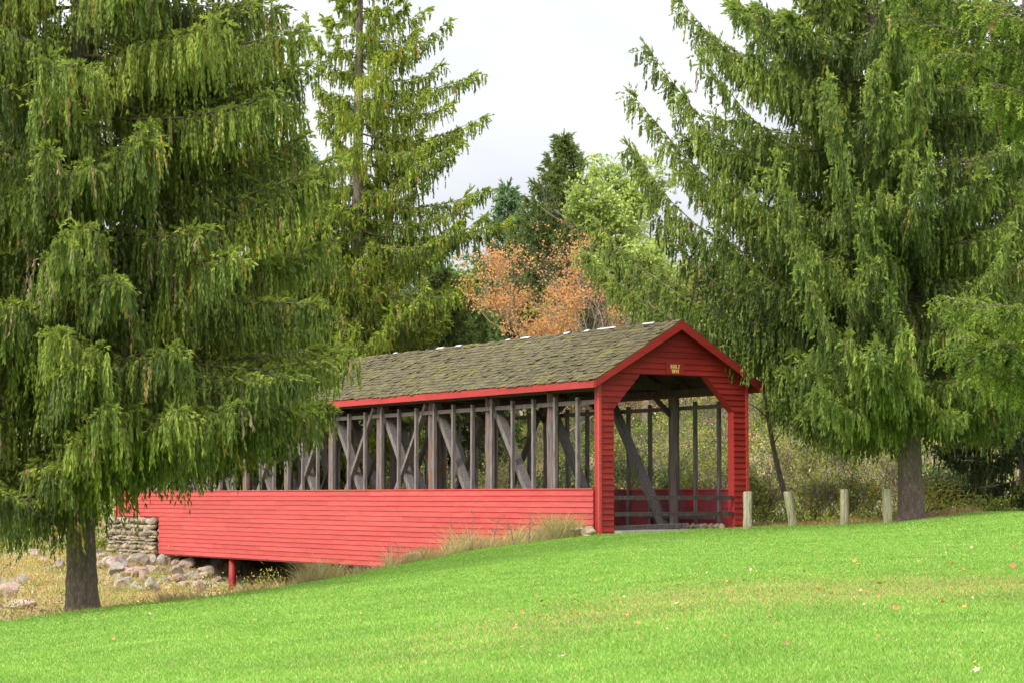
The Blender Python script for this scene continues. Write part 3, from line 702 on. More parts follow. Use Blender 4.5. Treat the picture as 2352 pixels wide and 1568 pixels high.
def axis_at(pts, z):
    P = np.array(pts, float); return np.array([np.interp(z, P[:, 2], P[:, 0]), np.interp(z, P[:, 2], P[:, 1]), z])
def spruce(name, axis, rad, o, env, zr, prof, needle, label, bark='bark', extra=(), cat='spruce tree', whorl=.42, per_whorl=6, group=None, azf=None, thin=None):
    base = np.array(axis[0], float); root = empty(name, tuple(base), 0, label=label, cat=cat, group=group)
    V, F = trunk_mesh(axis, rad); mesh_obj('trunk', V, F, M[bark], root, True, loc=base)
    acc, wd = Acc(), Acc(); z = zr[0]; a0 = rng.uniform(0, 6)
    while z < zr[1]:
        nl = per_whorl+rng.integers(-1, 2)
        for i in range(nl):
            az = a0+i*2*math.pi/nl+rng.normal(0, .22); zz = z+rng.uniform(-.2, .2)
            L = env(zz, az)*rng.uniform(.72, 1.06)
            if L < .25: continue
            if azf and not azf(zz, az): continue
            oo = dict(o)
            if thin:
                th = thin(zz, az)
                if th != 1: oo['ds'] *= th; oo['sp'] *= th; oo['kw'] *= th**.8; oo['kl'] *= th**.4
            limb(acc, wd, axis_at(axis, zz), az, L, prof(zz, az), oo)
        a0 += 2.4; z += whorl*rng.uniform(.8, 1.2)
    for B, tip, sag, lift, *op in extra:      # limbs with a known tip point
        d = np.array(tip)-np.array(B); L = math.hypot(d[0], d[1]); az = math.atan2(d[1], d[0]); dz = d[2]/L
        limb(acc, wd, np.array(B, float), az, L, (lambda t, dz=dz, sag=sag, lift=lift: dz*t**lift-sag*np.sin(np.pi*t)*(1-t*.35)), dict(o, s0=.12, **(op[0] if op else {})))
    wd.build('limbs', M['twig'], root, loc=base); acc.build('crown', M[needle], root, loc=base)
    return root
# --- left foreground spruce
AY = 44.; ab_ = at(190, 1392, AY); axA = [(ab_[0], AY, gz(ab_[0], AY)-.1), (ab_[0]-.05, AY, -1.2), (ab_[0]-.12, AY, 3), (ab_[0]-.2, AY, 9), (ab_[0]-.1, AY, 19.5)]
def up_profile(a, b, p=3): return lambda z, az: (lambda t: a*t+b*t**p)
def envA(z, az): return np.interp(z, (-.5, 1.5, 6, 10, 14, 19.5), (4.6, 5.3, 5.2, 4.7, 3.4, .3))
def profA(z, az):
    a = np.interp(z, (0, 5, 10, 18), (-.22, -.22, -.20, .1))+rng.normal(0, .05); b = rng.uniform(.10, .28)
    return lambda t: a*t+b*t**3
oA = dict(ds=.145, l2=.95, sp=.11, hang=1.0, nodes=7, per=3, kl=.125, kw=.042, lsp=.7, gold=.06, out=.25, twf=.35, spread=.28)
vis = lambda c: (lambda z, az: 1.0 if z < c else 1.9)
exA = [(axis_at(axA, zs), at(px, py, Y), sg, 2.0, *op) for zs, px, py, Y, sg, *op in ((2.6, 748, 925, 46, .10), (2.4, 700, 935, 43.5, .12), (1.9, 620, 950, 45, .12), (1.9, 520, 930, 42.5, .12, {'long': .8}), (1.7, 450, 940, 41.5, .12, {'long': .9}), (1.4, 300, 960, 40.5, .1), (4.6, 230, 640, 39, .12), (5.6, 150, 520, 39.3, .12), (6.8, 210, 380, 39.6, .12), (.9, -10, 1130, 41.5, .1), (3.6, 130, 760, 39, .12), (7.8, 120, 260, 40, .1), (8.8, 190, 150, 40, .1), (6.2, 60, 440, 40.5, .1), (4.0, 40, 700, 40, .1), (2.8, 180, 840, 39, .12), (1.0, 215, 1000, 39.8, .1), (.8, 130, 1070, 40.2, .1), (.7, 60, 1060, 41, .1), (.8, -30, 1080, 42, .1),
       (1.6, 400, 965, 46.5, .12, {'long': 1.2}), (1.7, 590, 985, 44, .12, {'long': .95}), (1.5, 455, 1000, 43, .12, {'long': 1.1}), (1.6, 640, 1000, 46, .1, {'long': .8}), (.7, 90, 1100, 46.5, .1), (3.4, 742, 800, 45, .12), (3.0, 690, 860, 42, .12), (1.8, 560, 930, 40.5, .14), (2.0, 400, 940, 39.5, .12), (1.6, 250, 930, 39.2, .1), (10.2, 645, 95, 44, .2), (9.6, 642, 20, 45, .1), (8.3, 658, 165, 43, .15), (7.4, 672, 262, 45, .15), (6.6, 695, 305, 44, .12), (5.6, 700, 400, 43, .14))]
spruce('spruce_tree', axA, [.34, .29, .24, .17, .03], oA, envA, (.55, 19.2), profA, 'needle_left',
       'huge drooping spruce in the left foreground, its bare trunk foot on the bank edge', thin=lambda z, az: (1.0 if z < 11 else 2.2)*(1.5 if (math.cos(az) < -.6) else 1), whorl=.56, per_whorl=6, extra=exA, azf=lambda z, az: not (z < 2.0 and math.cos(az) > .15))
# --- centre spruce behind the bridge
BYY = 93.; bb = at(815, 1140, BYY); tb_ = at(826, 0, BYY); zb = gz(bb[0], BYY)
axB = [(bb[0]-.1, BYY, zb-.2), (bb[0], BYY, 4), (at(822, 400, BYY)[0], BYY, 13.8), (tb_[0], BYY, 21.3), (tb_[0]+.1, BYY, 27.5)]
def envB(z, az):
    r = np.interp(z, (0, 5, 9, 11.7, 14, 16, 18, 21, 27), (4.4, 4.8, 5.2, 5.6, 4.6, 4.2, 3.6, 2.8, .4)); c = math.cos(az)
    return r*(1 if c > -.2 else np.interp(z, (8, 13, 25), (.85, .5, .6)))
def profB(z, az):
    a = rng.uniform(-.30, -.12); b = rng.uniform(.25, .45); return lambda t: a*t+b*t**3
oB = dict(ds=.17, l2=.75, sp=.12, hang=.70, nodes=6, per=2, kl=.15, kw=.055, gold=.07, out=.25, twf=.3, s0=.12)
oB = dict(oB, ds=.20, sp=.155, hang=.75, spread=.3, kw=.07, kl=.17)
exB = [(axis_at(axB, zs), at(px, py, BYY), .10*1, 2.2) for zs, px, py in ((zs_*1.1, a_, b_) for zs_, a_, b_ in ((16.2, 1102, 165), (14.2, 1118, 265), (17.6, 1035, 45), (18.6, 985, 20), (11.6, 1122, 432), (10.4, 1176, 508), (12.6, 1060, 330), (15.0, 1040, 240), (13.4, 1045, 300), (7.4, 1085, 650), (9.6, 1110, 500), (16.6, 702, 40), (14.6, 722, 175), (13.6, 735, 262), (11.6, 692, 300)))]
spruce('spruce_tree', axB, [.42, .36, .22, .13, .03], oB, envB, (1.8, 27.2), profB, 'needle_mid',
       'tall sparse spruce behind the bridge roof, sky showing between its tiered branches', whorl=1.0, per_whorl=5, extra=exB, thin=lambda z, az: 1.0 if z < 20 else 1.8)
# --- yellowish shorter spruce beside it
CY = 94.; cb_ = at(690, 1140, CY); axC = [(cb_[0], CY, gz(cb_[0], CY)-.2), (cb_[0], CY, 5), (cb_[0]+.2, CY, 14.6)]
def envC(z, az): return np.interp(z, (0, 5, 9, 12.5, 14.6), (5.6, 5.6, 5.0, 3.4, .5))
spruce('spruce_tree', axC, [.30, .24, .04], dict(oB, gold=.10, ds=.18), envC, (1.5, 14.4), profB, 'needle_mid',
       'shorter yellowish spruce behind the far end of the bridge, between the two tall spruces', whorl=.6, per_whorl=6)
# --- right spruce with upswept limbs
DY = 61.5; d0 = at(2094, 1192, DY); axD = [(d0[0], DY, gz(d0[0], DY)-.1), (at(2083, 900, DY)[0], DY, 2.95), (at(2072, 700, DY)[0], DY, 5.4), (at(2030, 540, DY)[0], DY, 7.4), (at(2002, 30, DY)[0], DY, 13.6), (at(1990, 0, DY)[0], DY, 22.)]
def envD(z, az): return np.interp(z, (1, 3, 6, 10, 14, 22), (3.6, 5.2, 5.7, 5.4, 4.3, .3))*((.56 if math.sin(az) < .6 else .85) if (z < 6.5 and math.cos(az) < -.45) else 1)
def profD(z, az):
    a = rng.uniform(-.32, -.15)+np.interp(z, (1, 3), (.12, 0)); b = rng.uniform(.25, .55); return lambda t: a*t+b*t**2.6
oD = dict(ds=.17, l2=.80, sp=.13, hang=.72, nodes=6, per=3, kl=.14, kw=.047, lsp=.6, gold=.02, out=.25, twf=.3, tipl=1.15, spread=.32)
exD = [(axis_at(axD, zs), at(px, py, Y), sg2, 2.0, {'long': 1.9}) for zs, px, py, Y, sg2 in ((3.6, 1772, 860, 63.5, .10), (3.3, 1745, 920, 68, .08), (3.0, 1800, 940, 63.5, .1), (3.0, 1850, 930, 66, .1), (3.2, 1880, 860, 60, .1), (2.8, 1960, 960, 60, .08), (2.9, 2020, 930, 64, .06), (3.2, 1810, 850, 61, .1), (2.8, 2180, 930, 63, .08), (3.0, 2250, 900, 61, .08), (3.0, 2330, 920, 60, .08))]
for zs, px, py, Y, sg2 in ((12.6, 1552, -10, 61, .22), (10.6, 1482, 112, 61, .26), (9.4, 1447, 218, 62, .24), (7.6, 1441, 335, 63, .18), (8.4, 1560, 215, 60, .2), (5.6, 1366, 505, 65, .12), (4.9, 1342, 578, 66, .10),
                      (6.6, 1460, 350, 64, .2), (4.6, 1400, 640, 66.5, .08), (10.8, 1600, 130, 59, .26), (6.2, 1590, 400, 61, .2), (11.8, 1700, 20, 57.5, .2), (5.2, 1520, 620, 65.5, .10), (5.6, 1500, 470, 64, .14), (4.4, 1700, 690, 67, .1), (6.8, 1780, 360, 56.5, .2), (4.0, 1830, 600, 56.0, .1), (3.0, 1905, 770, 56.5, .05), (2.9, 1990, 800, 55.8, .04), (2.8, 1890, 870, 58, .06), (8.2, 1900, 180, 56, .18), (3.3, 2120, 760, 55.8, .05),
                      (3.4, 1735, 830, 68, .12), (3.2, 1800, 905, 63, .12), (2.9, 1850, 950, 60, .12), (2.9, 1780, 930, 66, .12), (2.6, 1950, 960, 58.5, .10), (2.6, 2000, 985, 62, .1), (2.9, 1840, 820, 59, .12), (2.7, 2180, 960, 58, .1), (2.8, 2260, 940, 60, .1), (2.8, 1900, 900, 56.6, .1),
                      (7.6, 1620, 300, 62.5, .2), (9.0, 1540, 330, 63, .22), (5.0, 1640, 520, 66, .14)):
    exD.append((axis_at(axD, zs), at(px, py, Y), sg2, 3.0)+(({'hang_': 1},) if False else ()))
spruce('spruce_tree', axD, [.36, .31, .27, .24, .17, .03], oD, envD, (2.2, 21.8), profD, 'needle_right',
       'big spruce right of the bridge with upswept arching limbs and a thick bare trunk foot', bark='bark_pink', whorl=.54, per_whorl=6, extra=exD,
       azf=lambda z, az: not (z < 2.9 and abs(math.atan2(math.sin(az+1.57), math.cos(az+1.57))) < .5), thin=lambda z, az: (1.0 if z < 13 else 2.2))
# --- dark spruce at the right edge
FY = 68.; f0 = at(2350, 1180, FY); axF = [(f0[0]+.25, FY, gz(f0[0], FY)-.2), (f0[0]+.3, FY, 8), (f0[0]+.3, FY, 17)]
def envF(z, az): return np.interp(z, (-.5, 1, 5, 17), (2.6, 3.3, 3.6, .3))
def profF(z, az):
    a = rng.uniform(-.35, -.2); b = rng.uniform(.05, .2); return lambda t: a*t+b*t**3
spruce('spruce_tree', axF, [.36, .22, .04], dict(oD, ds=.2, sp=.15, kw=.05, hang=.6, gold=.05), envF, (.5, 16.8), profF, 'needle_dark',
       'dark spruce at the right edge whose drooping lower boughs nearly touch the ground', whorl=.8, per_whorl=5)
# --- near spruce, only its boughs reach into the right edge
EYY = 27.; e0x = 9.9; axE = [(e0x, EYY, gz(e0x, EYY)-.1), (e0x, EYY, 3), (e0x, EYY, 14)]
def envE(z, az): return np.interp(z, (0, 4, 9, 14), (2.9, 3.0, 2.4, .2))
oE = dict(ds=.10, l2=.55, sp=.075, hang=.42, nodes=10, per=4, kl=.050, kw=.022, gold=.015, out=.6, twf=.6, tipl=.8, spread=1.0, wood=.012)
exE = [(axis_at(axE, zs), at(px, py, Y), s_, 1.6) for zs, px, py, Y, s_ in ((2.2, 2196, 686, 26.5, .08), (2.0, 2235, 770, 26, .10), (1.6, 2205, 800, 27, .12), (1.5, 2265, 850, 26.5, .1), (2.6, 2290, 700, 25.6, .1), (1.9, 2310, 780, 25.6, .1),
       (5.4, 2100, 30, 27, .06), (5.8, 2170, -40, 26.5, .04), (5.0, 2190, 110, 26.4, .08), (4.8, 2260, 190, 26, .1), (5.6, 2240, 20, 26, .1), (4.4, 2300, 240, 26.3, .1), (5.8, 2060, -60, 27, .05), (5.2, 2290, 90, 25.8, .08))]
spruce('spruce_tree', axE, [.24, .18, .03], oE, envE, (.6, 13.6), lambda z, az: (lambda t: -.12*t+.1*t**3), 'needle_near',
       'nearest spruce whose bright needled boughs reach in from the right edge', whorl=.7, per_whorl=4, extra=exE, azf=lambda z, az: math.cos(az) > -.55, thin=lambda z, az: 2.2)
# --- pointed conifers behind
def cone_tree(name, px, py_top, Y, rb, needle, label, wh=.5, o2=None, cat='spruce tree', taper=.62):
    t = at(px, py_top, Y); z0 = gz(t[0], Y); H = t[2]-z0
    ax = [(t[0], Y, z0-.2), (t[0], Y, z0+H*.5), (t[0], Y, t[2])]
    def env(z, az): f = np.clip((t[2]-z)/H, 0, 1); return rb*f**taper
    def pr(z, az): a = rng.uniform(.0, .25); return lambda t_: a*t_+.25*t_**2-.1*np.sin(3.14*t_)
    o = dict(ds=.26, l2=.6, sp=.17, hang=.40, nodes=4, per=2, kl=.22, kw=.085, gold=0, out=.8, twf=.15, tipl=1.5, spread=.7, s0=.1); o.update(o2 or {})
    r = spruce(name, ax, [.25, .16, .03], o, env, (z0+1.2, t[2]-.25), pr, needle, label, whorl=wh, per_whorl=6, cat=cat)
    return r
cone_tree('spruce_tree', 1296, 295, 118, 6.2, 'needle_blue', 'dark pointed spruce rising in the middle behind the orange tree', .42, taper=.9)
cone_tree('pine_tree', 1166, 425, 128, 3.6, 'pine_blue', 'bluish green pine top left of the dark pointed spruce', .7, dict(out=1.5, hang=.3, kl=.26, kw=.11), 'pine tree')
cone_tree('pine_tree', 700, 340, 130, 4.5, 'pine_blue', 'pale bluish pine between the left foreground spruce and the sparse spruce', .7, dict(out=1.5, hang=.3), 'pine tree')
cone_tree('spruce_tree', 1015, 620, 100, 4.5, 'needle_blue', 'dark young spruce under the long low boughs of the sparse spruce')
# --- deciduous trees
def decid(name, px, py_top, Y, r, leafm, label, nleaf, lsz, bare=0, twig='pale_twig', cat='tree', levels=4, stem=.13, group=None, bushy=False, wide=False, leaffrac=1, side=None, X=None):
    if X is None: X = at(px, py_top, Y)[0]
    zt = at(px, py_top, Y)[2]; z0 = gz(X, Y); H = zt-z0
    root = empty(name, (X, Y, z0), 0, label=label, cat=cat, group=group)
    wd = Acc(); ends = []
    def grow(p, d, L, rad, lv):
        m = 5; pts = [p]; q = p.copy(); dd = d.copy()
        for i in range(m):
            dd = unit(dd+rng.normal(0, .11, 3)+np.array((0, 0, .05))); q = q+dd*L/m; pts.append(q)
        V, F = tube(pts, np.linspace(rad, rad*(.22 if lv == 0 else .5), m+1), 7 if lv == 0 else (5 if lv < 3 else 3)); wd.add(V, F)
        if lv >= levels-2: ends.append((pts[2], lv)); ends.append((pts[-1], lv))
        if lv >= levels: return
        nb = (8 if lv == 0 else 4) if not bushy else 5
        for k in range(nb):
            f = rng.uniform(.25 if lv else .3, 1); b = pts[int(f*m)]; az = rng.uniform(0, 6.28); el = rng.uniform(.3, .85)
            nd = unit(dd*math.cos(el)*1.1+np.array((math.cos(az), math.sin(az), .25))*math.sin(el)); wr = r/max(1, H*.35)
            nd = unit(nd*np.array((min(1.4, .7+wr*.5),)*2+(1,)))
            grow(b, nd, L*(rng.uniform(.36, .52) if lv == 0 and not bushy and not wide else rng.uniform(.5, .75)), rad*.45, lv+1)
    nst = 1 if not bushy else 6
    for s in range(nst):
        a = rng.uniform(0, 6.28); dv_ = np.array((.0, 0, 1.)) if nst == 1 else unit(np.array((math.cos(a)*.6, math.sin(a)*.6, 1)))
        grow(np.array((X, Y, z0-.1)), dv_, H*(.72 if nst == 1 else .45), stem, 0 if nst == 1 else 1)
    zmx = max(v[:, 2].max() for v in wd.V); fz = (zt-.1-z0)/(zmx-z0)
    for v in wd.V: v[:, 2] = z0+(v[:, 2]-z0)*fz
    E_ = np.array([e for e, _ in ends]); E_[:, 2] = z0+(E_[:, 2]-z0)*fz
    c = np.array((X, Y, z0+H*.6)); dl = E_-c; hz_ = np.hypot(dl[:, 0], dl[:, 1])
    ok = hz_ < r*1.15; E_ = E_[ok] if ok.sum() > 5 else E_
    if leaffrac < 1: E_ = E_[noise_sel(E_, leaffrac, side, X)]
    n = nleaf; P = E_[rng.integers(0, len(E_), n)]+rng.normal(0, .13*max(.8, r/3), (n, 3))*np.array((1, 1, .8)); P[:, 2] = np.minimum(P[:, 2], zt+.2)
    V, F = kites(P, unit(rng.normal(size=(n, 3))+np.array((0, 0, -.35))), lsz*rng.uniform(.7, 1.3, n), lsz*.75*rng.uniform(.7, 1.2, n))
    ac = Acc(); ac.add(V, F, np.repeat(np.clip(rng.normal(.5, .24, n), 0, 1), 4))
    wd.build('branches', M[twig], root, loc=(X, Y, z0)); ac.build('crown', M[leafm], root, loc=(X, Y, z0)); return root
def noise_sel(E_, f, side, X):
    v = np.array([noise.noise(Vector(e)*.7) for e in E_])
    if side: v = v+side*(E_[:, 0]-X)*.12
    return v >= np.quantile(v, 1-f)
decid('maple_tree', 1478, 335, 101, 3.2, 'leaf_lime', 'pale lime green leafy tree behind the tips of the right spruce', 30000, .18, stem=.2)
decid('autumn_tree', 1240, 505, 88, 3.9, 'leaf_orange', 'small orange leaved tree with half bare twigs above the bridge roof', 10500, .105, leaffrac=.45, side=-1, wide=True, stem=.13, levels=5)
decid('bare_tree', 1370, 590, 90, 3.0, 'leaf_orange', 'nearly bare pale twigged tree right of the orange leaved tree', 900, .12, leaffrac=.3, stem=.10, levels=5)
bgk = [('leaf_yellow', 'yellow green'), ('leaf_green', 'mid green'), ('leaf_pink', 'pinkish brown')]
bgt = [(60, 640, 150, 4, 0), (200, 700, 140, 4, 2), (330, 640, 155, 4.5, 1), (470, 600, 150, 4, 0), (560, 560, 160, 4.5, 1), (640, 470, 135, 4, 0), (760, 560, 140, 4.5, 1), (870, 600, 150, 5, 0), (960, 560, 140, 4.5, 1), (1050, 540, 130, 4.0, 1), (1110, 600, 115, 3.4, 1), (1190, 600, 140, 4, 2),
       (1380, 560, 130, 4, 1), (1500, 520, 125, 4.5, 0), (1600, 600, 135, 4.5, 2), (1700, 560, 130, 4.5, 1), (1800, 640, 140, 5, 2), (1900, 560, 135, 4.5, 0), (2010, 520, 140, 5, 1), (2120, 600, 135, 4.5, 2), (2230, 560, 140, 5, 0), (2340, 600, 135, 4.5, 1), (930, 760, 110, 3, 2), (820, 740, 105, 3, 2), (1250, 700, 105, 3, 0)]
for i, (px, py, Y, r, k) in enumerate(bgt):
    where = ['at the far left edge', 'seen left of the left spruce trunk', 'behind the crown of the left spruce', 'deep behind the right part of the left spruce', 'behind the gap right of the left spruce', 'under the bluish pine', 'behind the yellowish spruce', 'behind the trunk of the sparse spruce', 'right behind the sparse spruce', 'left above the orange tree',
             'touching the left twigs of the orange tree', 'straight behind the orange tree', 'between the pointed spruce and the lime tree', 'behind the lowest upswept limbs', 'above the portal peak, deep in the wood', 'right of the portal peak', 'behind the middle of the right spruce', 'left of the right spruce trunk', 'behind the right spruce trunk', 'just right of the right spruce trunk', 'between the right spruce and the dark edge spruce', 'at the far right edge', 'low behind the roof left of the orange tree', 'low behind the roof under the sparse spruce', 'low under the orange tree'][i]
    decid('tree', px, py, Y, r, bgk[k][0], f'{bgk[k][1]} background tree {where}', 7000, .26, twig='twig', levels=3, stem=.16, group='trees on the hillside behind')
# thin leaning sapling right of the portal
sp_ = MB(); pts = [at(1803, 1135, 66.5), at(1788, 1080, 66.5), at(1775, 1020, 66.5), at(1764, 960, 66.5), at(1752, 880, 66.5), at(1735, 800, 66.5), at(1722, 740, 66.5)]
p0 = pts[0].copy(); p0[2] = gz(p0[0]+.1, 66.5)-.1; p0[0] += .25; pts = [p0]+pts
SPL = empty('sapling', tuple(p0), 0, label='thin leaning sapling trunk between the portal and the leaning log post', cat='tree')
sp_.tube([p-p0 for p in pts], np.linspace(.10, .035, 8), 8); sp_.build('trunk', M['bark'], SPL, True)
tw = MB()
for a, b in (((1764, 960), (1718, 925)), ((1752, 880), (1790, 820)), ((1775, 1020), (1800, 990))):
    A_, B_ = at(*a, 66.5)-p0, at(*b, 66.3)-p0; tw.tube([A_, (A_+B_)/2+np.array((0, 0, .06)), B_], (.03, .02, .008), 5)
tw.build('branch', M['bark'], SPL, True)
# ------------------------------------------------------------ shrubs behind the bridge and the posts
shr = [(1470, 1010, 70, 1.6, 'leaf_green'), (1540, 1040, 73, 1.8, 'under'), (1620, 1000, 72, 1.7, 'under'), (1745, 1010, 70, 1.5, 'under'), (1860, 1050, 71, 1.6, 'leaf_yellow'), (1960, 1060, 70, 1.5, 'under'), (2160, 1040, 70, 1.7, 'leaf_green'), (2250, 1000, 74, 1.9, 'under'),
       (1300, 1000, 74, 1.7, 'leaf_green'), (1200, 1010, 80, 1.8, 'under'), (1000, 1020, 88, 2.0, 'leaf_yellow'), (900, 1030, 92, 2.0, 'under'), (1690, 930, 80, 2.0, 'under'), (1580, 930, 84, 2.0, 'leaf_yellow'), (1420, 930, 86, 2.2, 'under'), (1840, 950, 84, 2.2, 'under'), (2200, 930, 86, 2.0, 'leaf_yellow'), (1950, 940, 86, 2.2, 'leaf_green'), (2070, 960, 80, 1.8, 'leaf_yellow'), (800, 1000, 96, 2.2, 'leaf_yellow')]
wh_ = ['low green shrub seen through the portal on the left', 'yellowish twiggy shrub seen through the middle of the portal', 'pale twiggy shrub seen through the right of the portal', 'tangled shrub right behind the portal column and first log post', 'yellow green shrub behind the leaning log post', 'brown tangled shrub behind the middle log post', 'green shrub right of the big spruce trunk', 'tangled shrub in front of the dark edge spruce',
       'green shrub behind the truss nearest the portal', 'mixed shrub seen through the second truss panel', 'yellow green shrub seen through the third truss panel', 'mixed shrub seen through the fourth truss panel', 'taller shrub on the slope above the right portal column', 'yellow green shrub high on the slope through the portal', 'shrub up the slope through the portal left corner', 'pinkish shrub on the slope beyond the sapling', 'pinkish shrub on the slope right of the spruce trunk', 'green shrub on the slope left of the spruce trunk', 'yellow green shrub on the slope hidden by the spruce trunk', 'yellow green shrub behind the far truss panels']
for (px, py, Y, r, lm), lb in zip(shr, wh_):
    decid('shrub', px, py, Y, r*1.6, lm, lb, 2600, .085, twig='pale_twig', levels=4, stem=.03, group='shrubs behind the bridge', cat='shrub', bushy=True)
# undergrowth on the slope behind
def scatter(n, y0, y1, half, beyond=1.5):
    y = np.sqrt(rng.uniform(y0**2, y1**2, n)); x = rng.uniform(-half, half, n)*y
    k = (y-crest(x)) > beyond; return x[k], y[k]
def in_bridge(x, y, mgn=.15):
    u = (x-BX)*.8518+(y-BY)*.5239; v = -(x-BX)*.5239+(y-BY)*.8518
    return (u > -mgn) & (u < WD+mgn) & (v > -.5) & (v < 37.2), u, v
x, y = scatter(330000, 64, 125, .30); ib, u, v = in_bridge(x, y, .4)
keep = ~ib & ((u > WD) | (y > 92)); x, y, u = x[keep], y[keep], u[keep]
nzv = np.array([noise.noise(Vector((a*.35, b*.35, 3.)))+.5*noise.noise(Vector((a*1.1, b*1.1, 9.))) for a, b in zip(x[::1], y[::1])])
h = np.clip(.45+nzv*1.7, .05, 2.2)*rng.random(len(x))**.5*np.clip((u-WD)/2, .25, 1)
hn = np.array([noise.noise(Vector((a*.13, b*.2, 20.))) for a, b in zip(x, y)])
P = np.stack([x, y, ground_z(x, y)+h], -1); n = len(P); sz = .115*(y/75)
V, F = kites(P, unit(rng.normal(size=(n, 3))+np.array((0, 0, .1))), sz*rng.uniform(.6, 1.4, n), sz*.6*rng.uniform(.6, 1.2, n))
ac = Acc(); ac.add(V, F, np.repeat(np.clip(.40+hn*.5+nzv*.25+rng.normal(0, .20, n), 0, 1), 4)); ac.build('undergrowth', M['under'], kind='stuff', label='mixed green, yellow and brown undergrowth on the slope behind the bridge', cat='undergrowth')
# thin bare stems through it
wd = Acc()
x, y = scatter(3600, 66, 112, .27); ib, u, v = in_bridge(x, y, .6); keep = ~ib & (u > WD) ; x, y = x[keep], y[keep]
for a, b in zip(x, y):
    z = gz(a, b); H = random.uniform(.8, 2.6); d = np.array((random.gauss(0, .35), random.gauss(0, .35), 1)); p = np.array((a, b, z-.05)); q = [p]
    for i in range(4): d = d+np.array((random.gauss(0, .22), random.gauss(0, .22), 0)); q.append(q[-1]+d/np.linalg.norm(d)*H/4)
    V, F = tube(q, np.linspace(.022, .008, 5)*(b/75), 3); wd.add(V, F)
    for k in (2, 3):
        e = unit(np.array((random.gauss(0, 1), random.gauss(0, .6), .6)))*H*.35; V, F = tube([q[k], q[k]+e*.5+np.array((0, 0, .03)), q[k]+e], np.array((.009, .006, .003))*(b/75), 3); wd.add(V, F)
wd.build('bare_stems', M['twig'], kind='stuff', label='thin bare stems tangled through the undergrowth', cat='undergrowth')
# far wood on the hill
x = rng.uniform(-110, 110, 120000); y = rng.uniform(150, 250, 120000)
cx = np.round(x/6)*6; cy = np.round(y/6)*6; jx = np.array([noise.noise(Vector((a, b, 1.5))) for a, b in zip(cx*.37, cy*.37)])
cx = cx+jx*5; cy = cy+jx*3; th = rng.uniform(0, 6.28, len(x)); ph = np.arccos(rng.uniform(-1, 1, len(x))); rr = 3.4*rng.uniform(.7, 1.05, len(x))
P = np.stack([cx+rr*np.sin(ph)*np.cos(th), cy+rr*np.sin(ph)*np.sin(th), ground_z(cx, cy)+4.0+jx*3+rr*1.2*np.cos(ph)], -1); n = len(P)
V, F = kites(P, unit(rng.normal(size=(n, 3))), .55*rng.uniform(.6, 1.3, n), .38*rng.uniform(.6, 1.3, n))
ac = Acc(); ac.add(V, F, np.repeat(np.clip(.5+jx*.8+rng.normal(0, .12, n), 0, 1), 4)); ac.build('far_wood', M['leaf_green'], kind='stuff', label='far wood covering the hill behind everything', cat='wood')
# ------------------------------------------------------------ dry grass on the banks
def blades(x, y, h, w, lean, tint, name, m, **k):
    n = len(x); z = ground_z(x, y)-.01; az = rng.uniform(0, 6.28, n); ln = lean*rng.uniform(.2, 1, n)*h
    dx, dy = np.cos(az)*ln, np.sin(az)*ln; wa = rng.uniform(-.9, .9, n); wx, wy = np.cos(wa)*w/2, np.sin(wa)*w/2
    A = np.stack([x-wx, y-wy, z], -1); B_ = np.stack([x+wx, y+wy, z], -1)
    C = np.stack([x+dx*.35+wx*.8, y+dy*.35+wy*.8, z+h*.6], -1); D = np.stack([x+dx*.35-wx*.8, y+dy*.35-wy*.8, z+h*.6], -1); T = np.stack([x+dx, y+dy, z+h*(1-.25*lean*0)], -1)
    V = np.stack([A, B_, C, D, T], 1).reshape(-1, 3); q = np.arange(n)[:, None]*5
    F = np.concatenate([q+np.array((0, 1, 2)), q+np.array((0, 2, 3)), q+np.array((3, 2, 4))])
    ac = Acc(); ac.add(V, F, np.repeat(tint, 5)); return ac.build(name, M[m], **k)
# strip between lawn and bridge, and the whole left bank
n = 620000; x = rng.uniform(-22, 13.5, n); y = rng.uniform(38, 100, n); s = y-crest(x); ib, u, v = in_bridge(x, y, .12)
nn_ = np.array([noise.noise(Vector((a*.5, b*.5, 5.))) for a, b in zip(x, y)])
dens = np.where(s < 4, 1, .45)*np.clip(.75+nn_*1.3, .15, 1); dens = np.where(x > 3, np.where(s < 1.6, 1, 0), dens)
keep = (s > -.15+nn_*.5) & (~ib | ((v > 22) & (v < 31.5))) & ((u < 0) | (x > 3) | (y > 90) | ((u < 2.5) & (v > 22))) & (rng.random(n) < dens) & ~((x > 2.0) & (x < 7.2)&(s<1)) & (np.abs(x) < .27*y)
x, y, s, nn_ = x[keep], y[keep], s[keep], nn_[keep]
hh = np.clip(.12+.14*nn_, .04, .4)*rng.uniform(.5, 1.8, len(x)); hh *= np.where(s < .5, .5, 1); hh = np.where(x > 3, hh*.9, hh)
hh = np.where((x > -1.6) & (x < 1.9) & (s > .3) & (rng.random(len(x)) < .6), hh*3.6, hh); hh = np.where((x > -7.6) & (x <= -1.6) & (s > .3) & (rng.random(len(x)) < .45), hh*1.9, hh)
hh = np.where((x < -6) & (s > 5), hh*1.05, hh)
blades(x, y, hh, .013*(y/60), 1.1, np.clip(.42+nn_*.9-.22*((x > -7.6) & (x < -1) & (s < 5))+rng.normal(0, .24, len(x)), 0, 1), 'dry_grass', 'dry', kind='stuff', label='tan dry grass along the bank and the foot of the bridge siding', cat='dry grass')
nb = 10500; x = rng.uniform(-7.0, 1.9, nb); s = np.abs(rng.normal(.3, 1.1, nb)); y = crest(x)+s
cn = np.interp(x, np.linspace(-8, 2, 200), [noise.noise(Vector((q*1.1, 61., 0)))+.9*noise.noise(Vector((q*4.1, 71., 0))) for q in np.linspace(-8, 2, 200)])
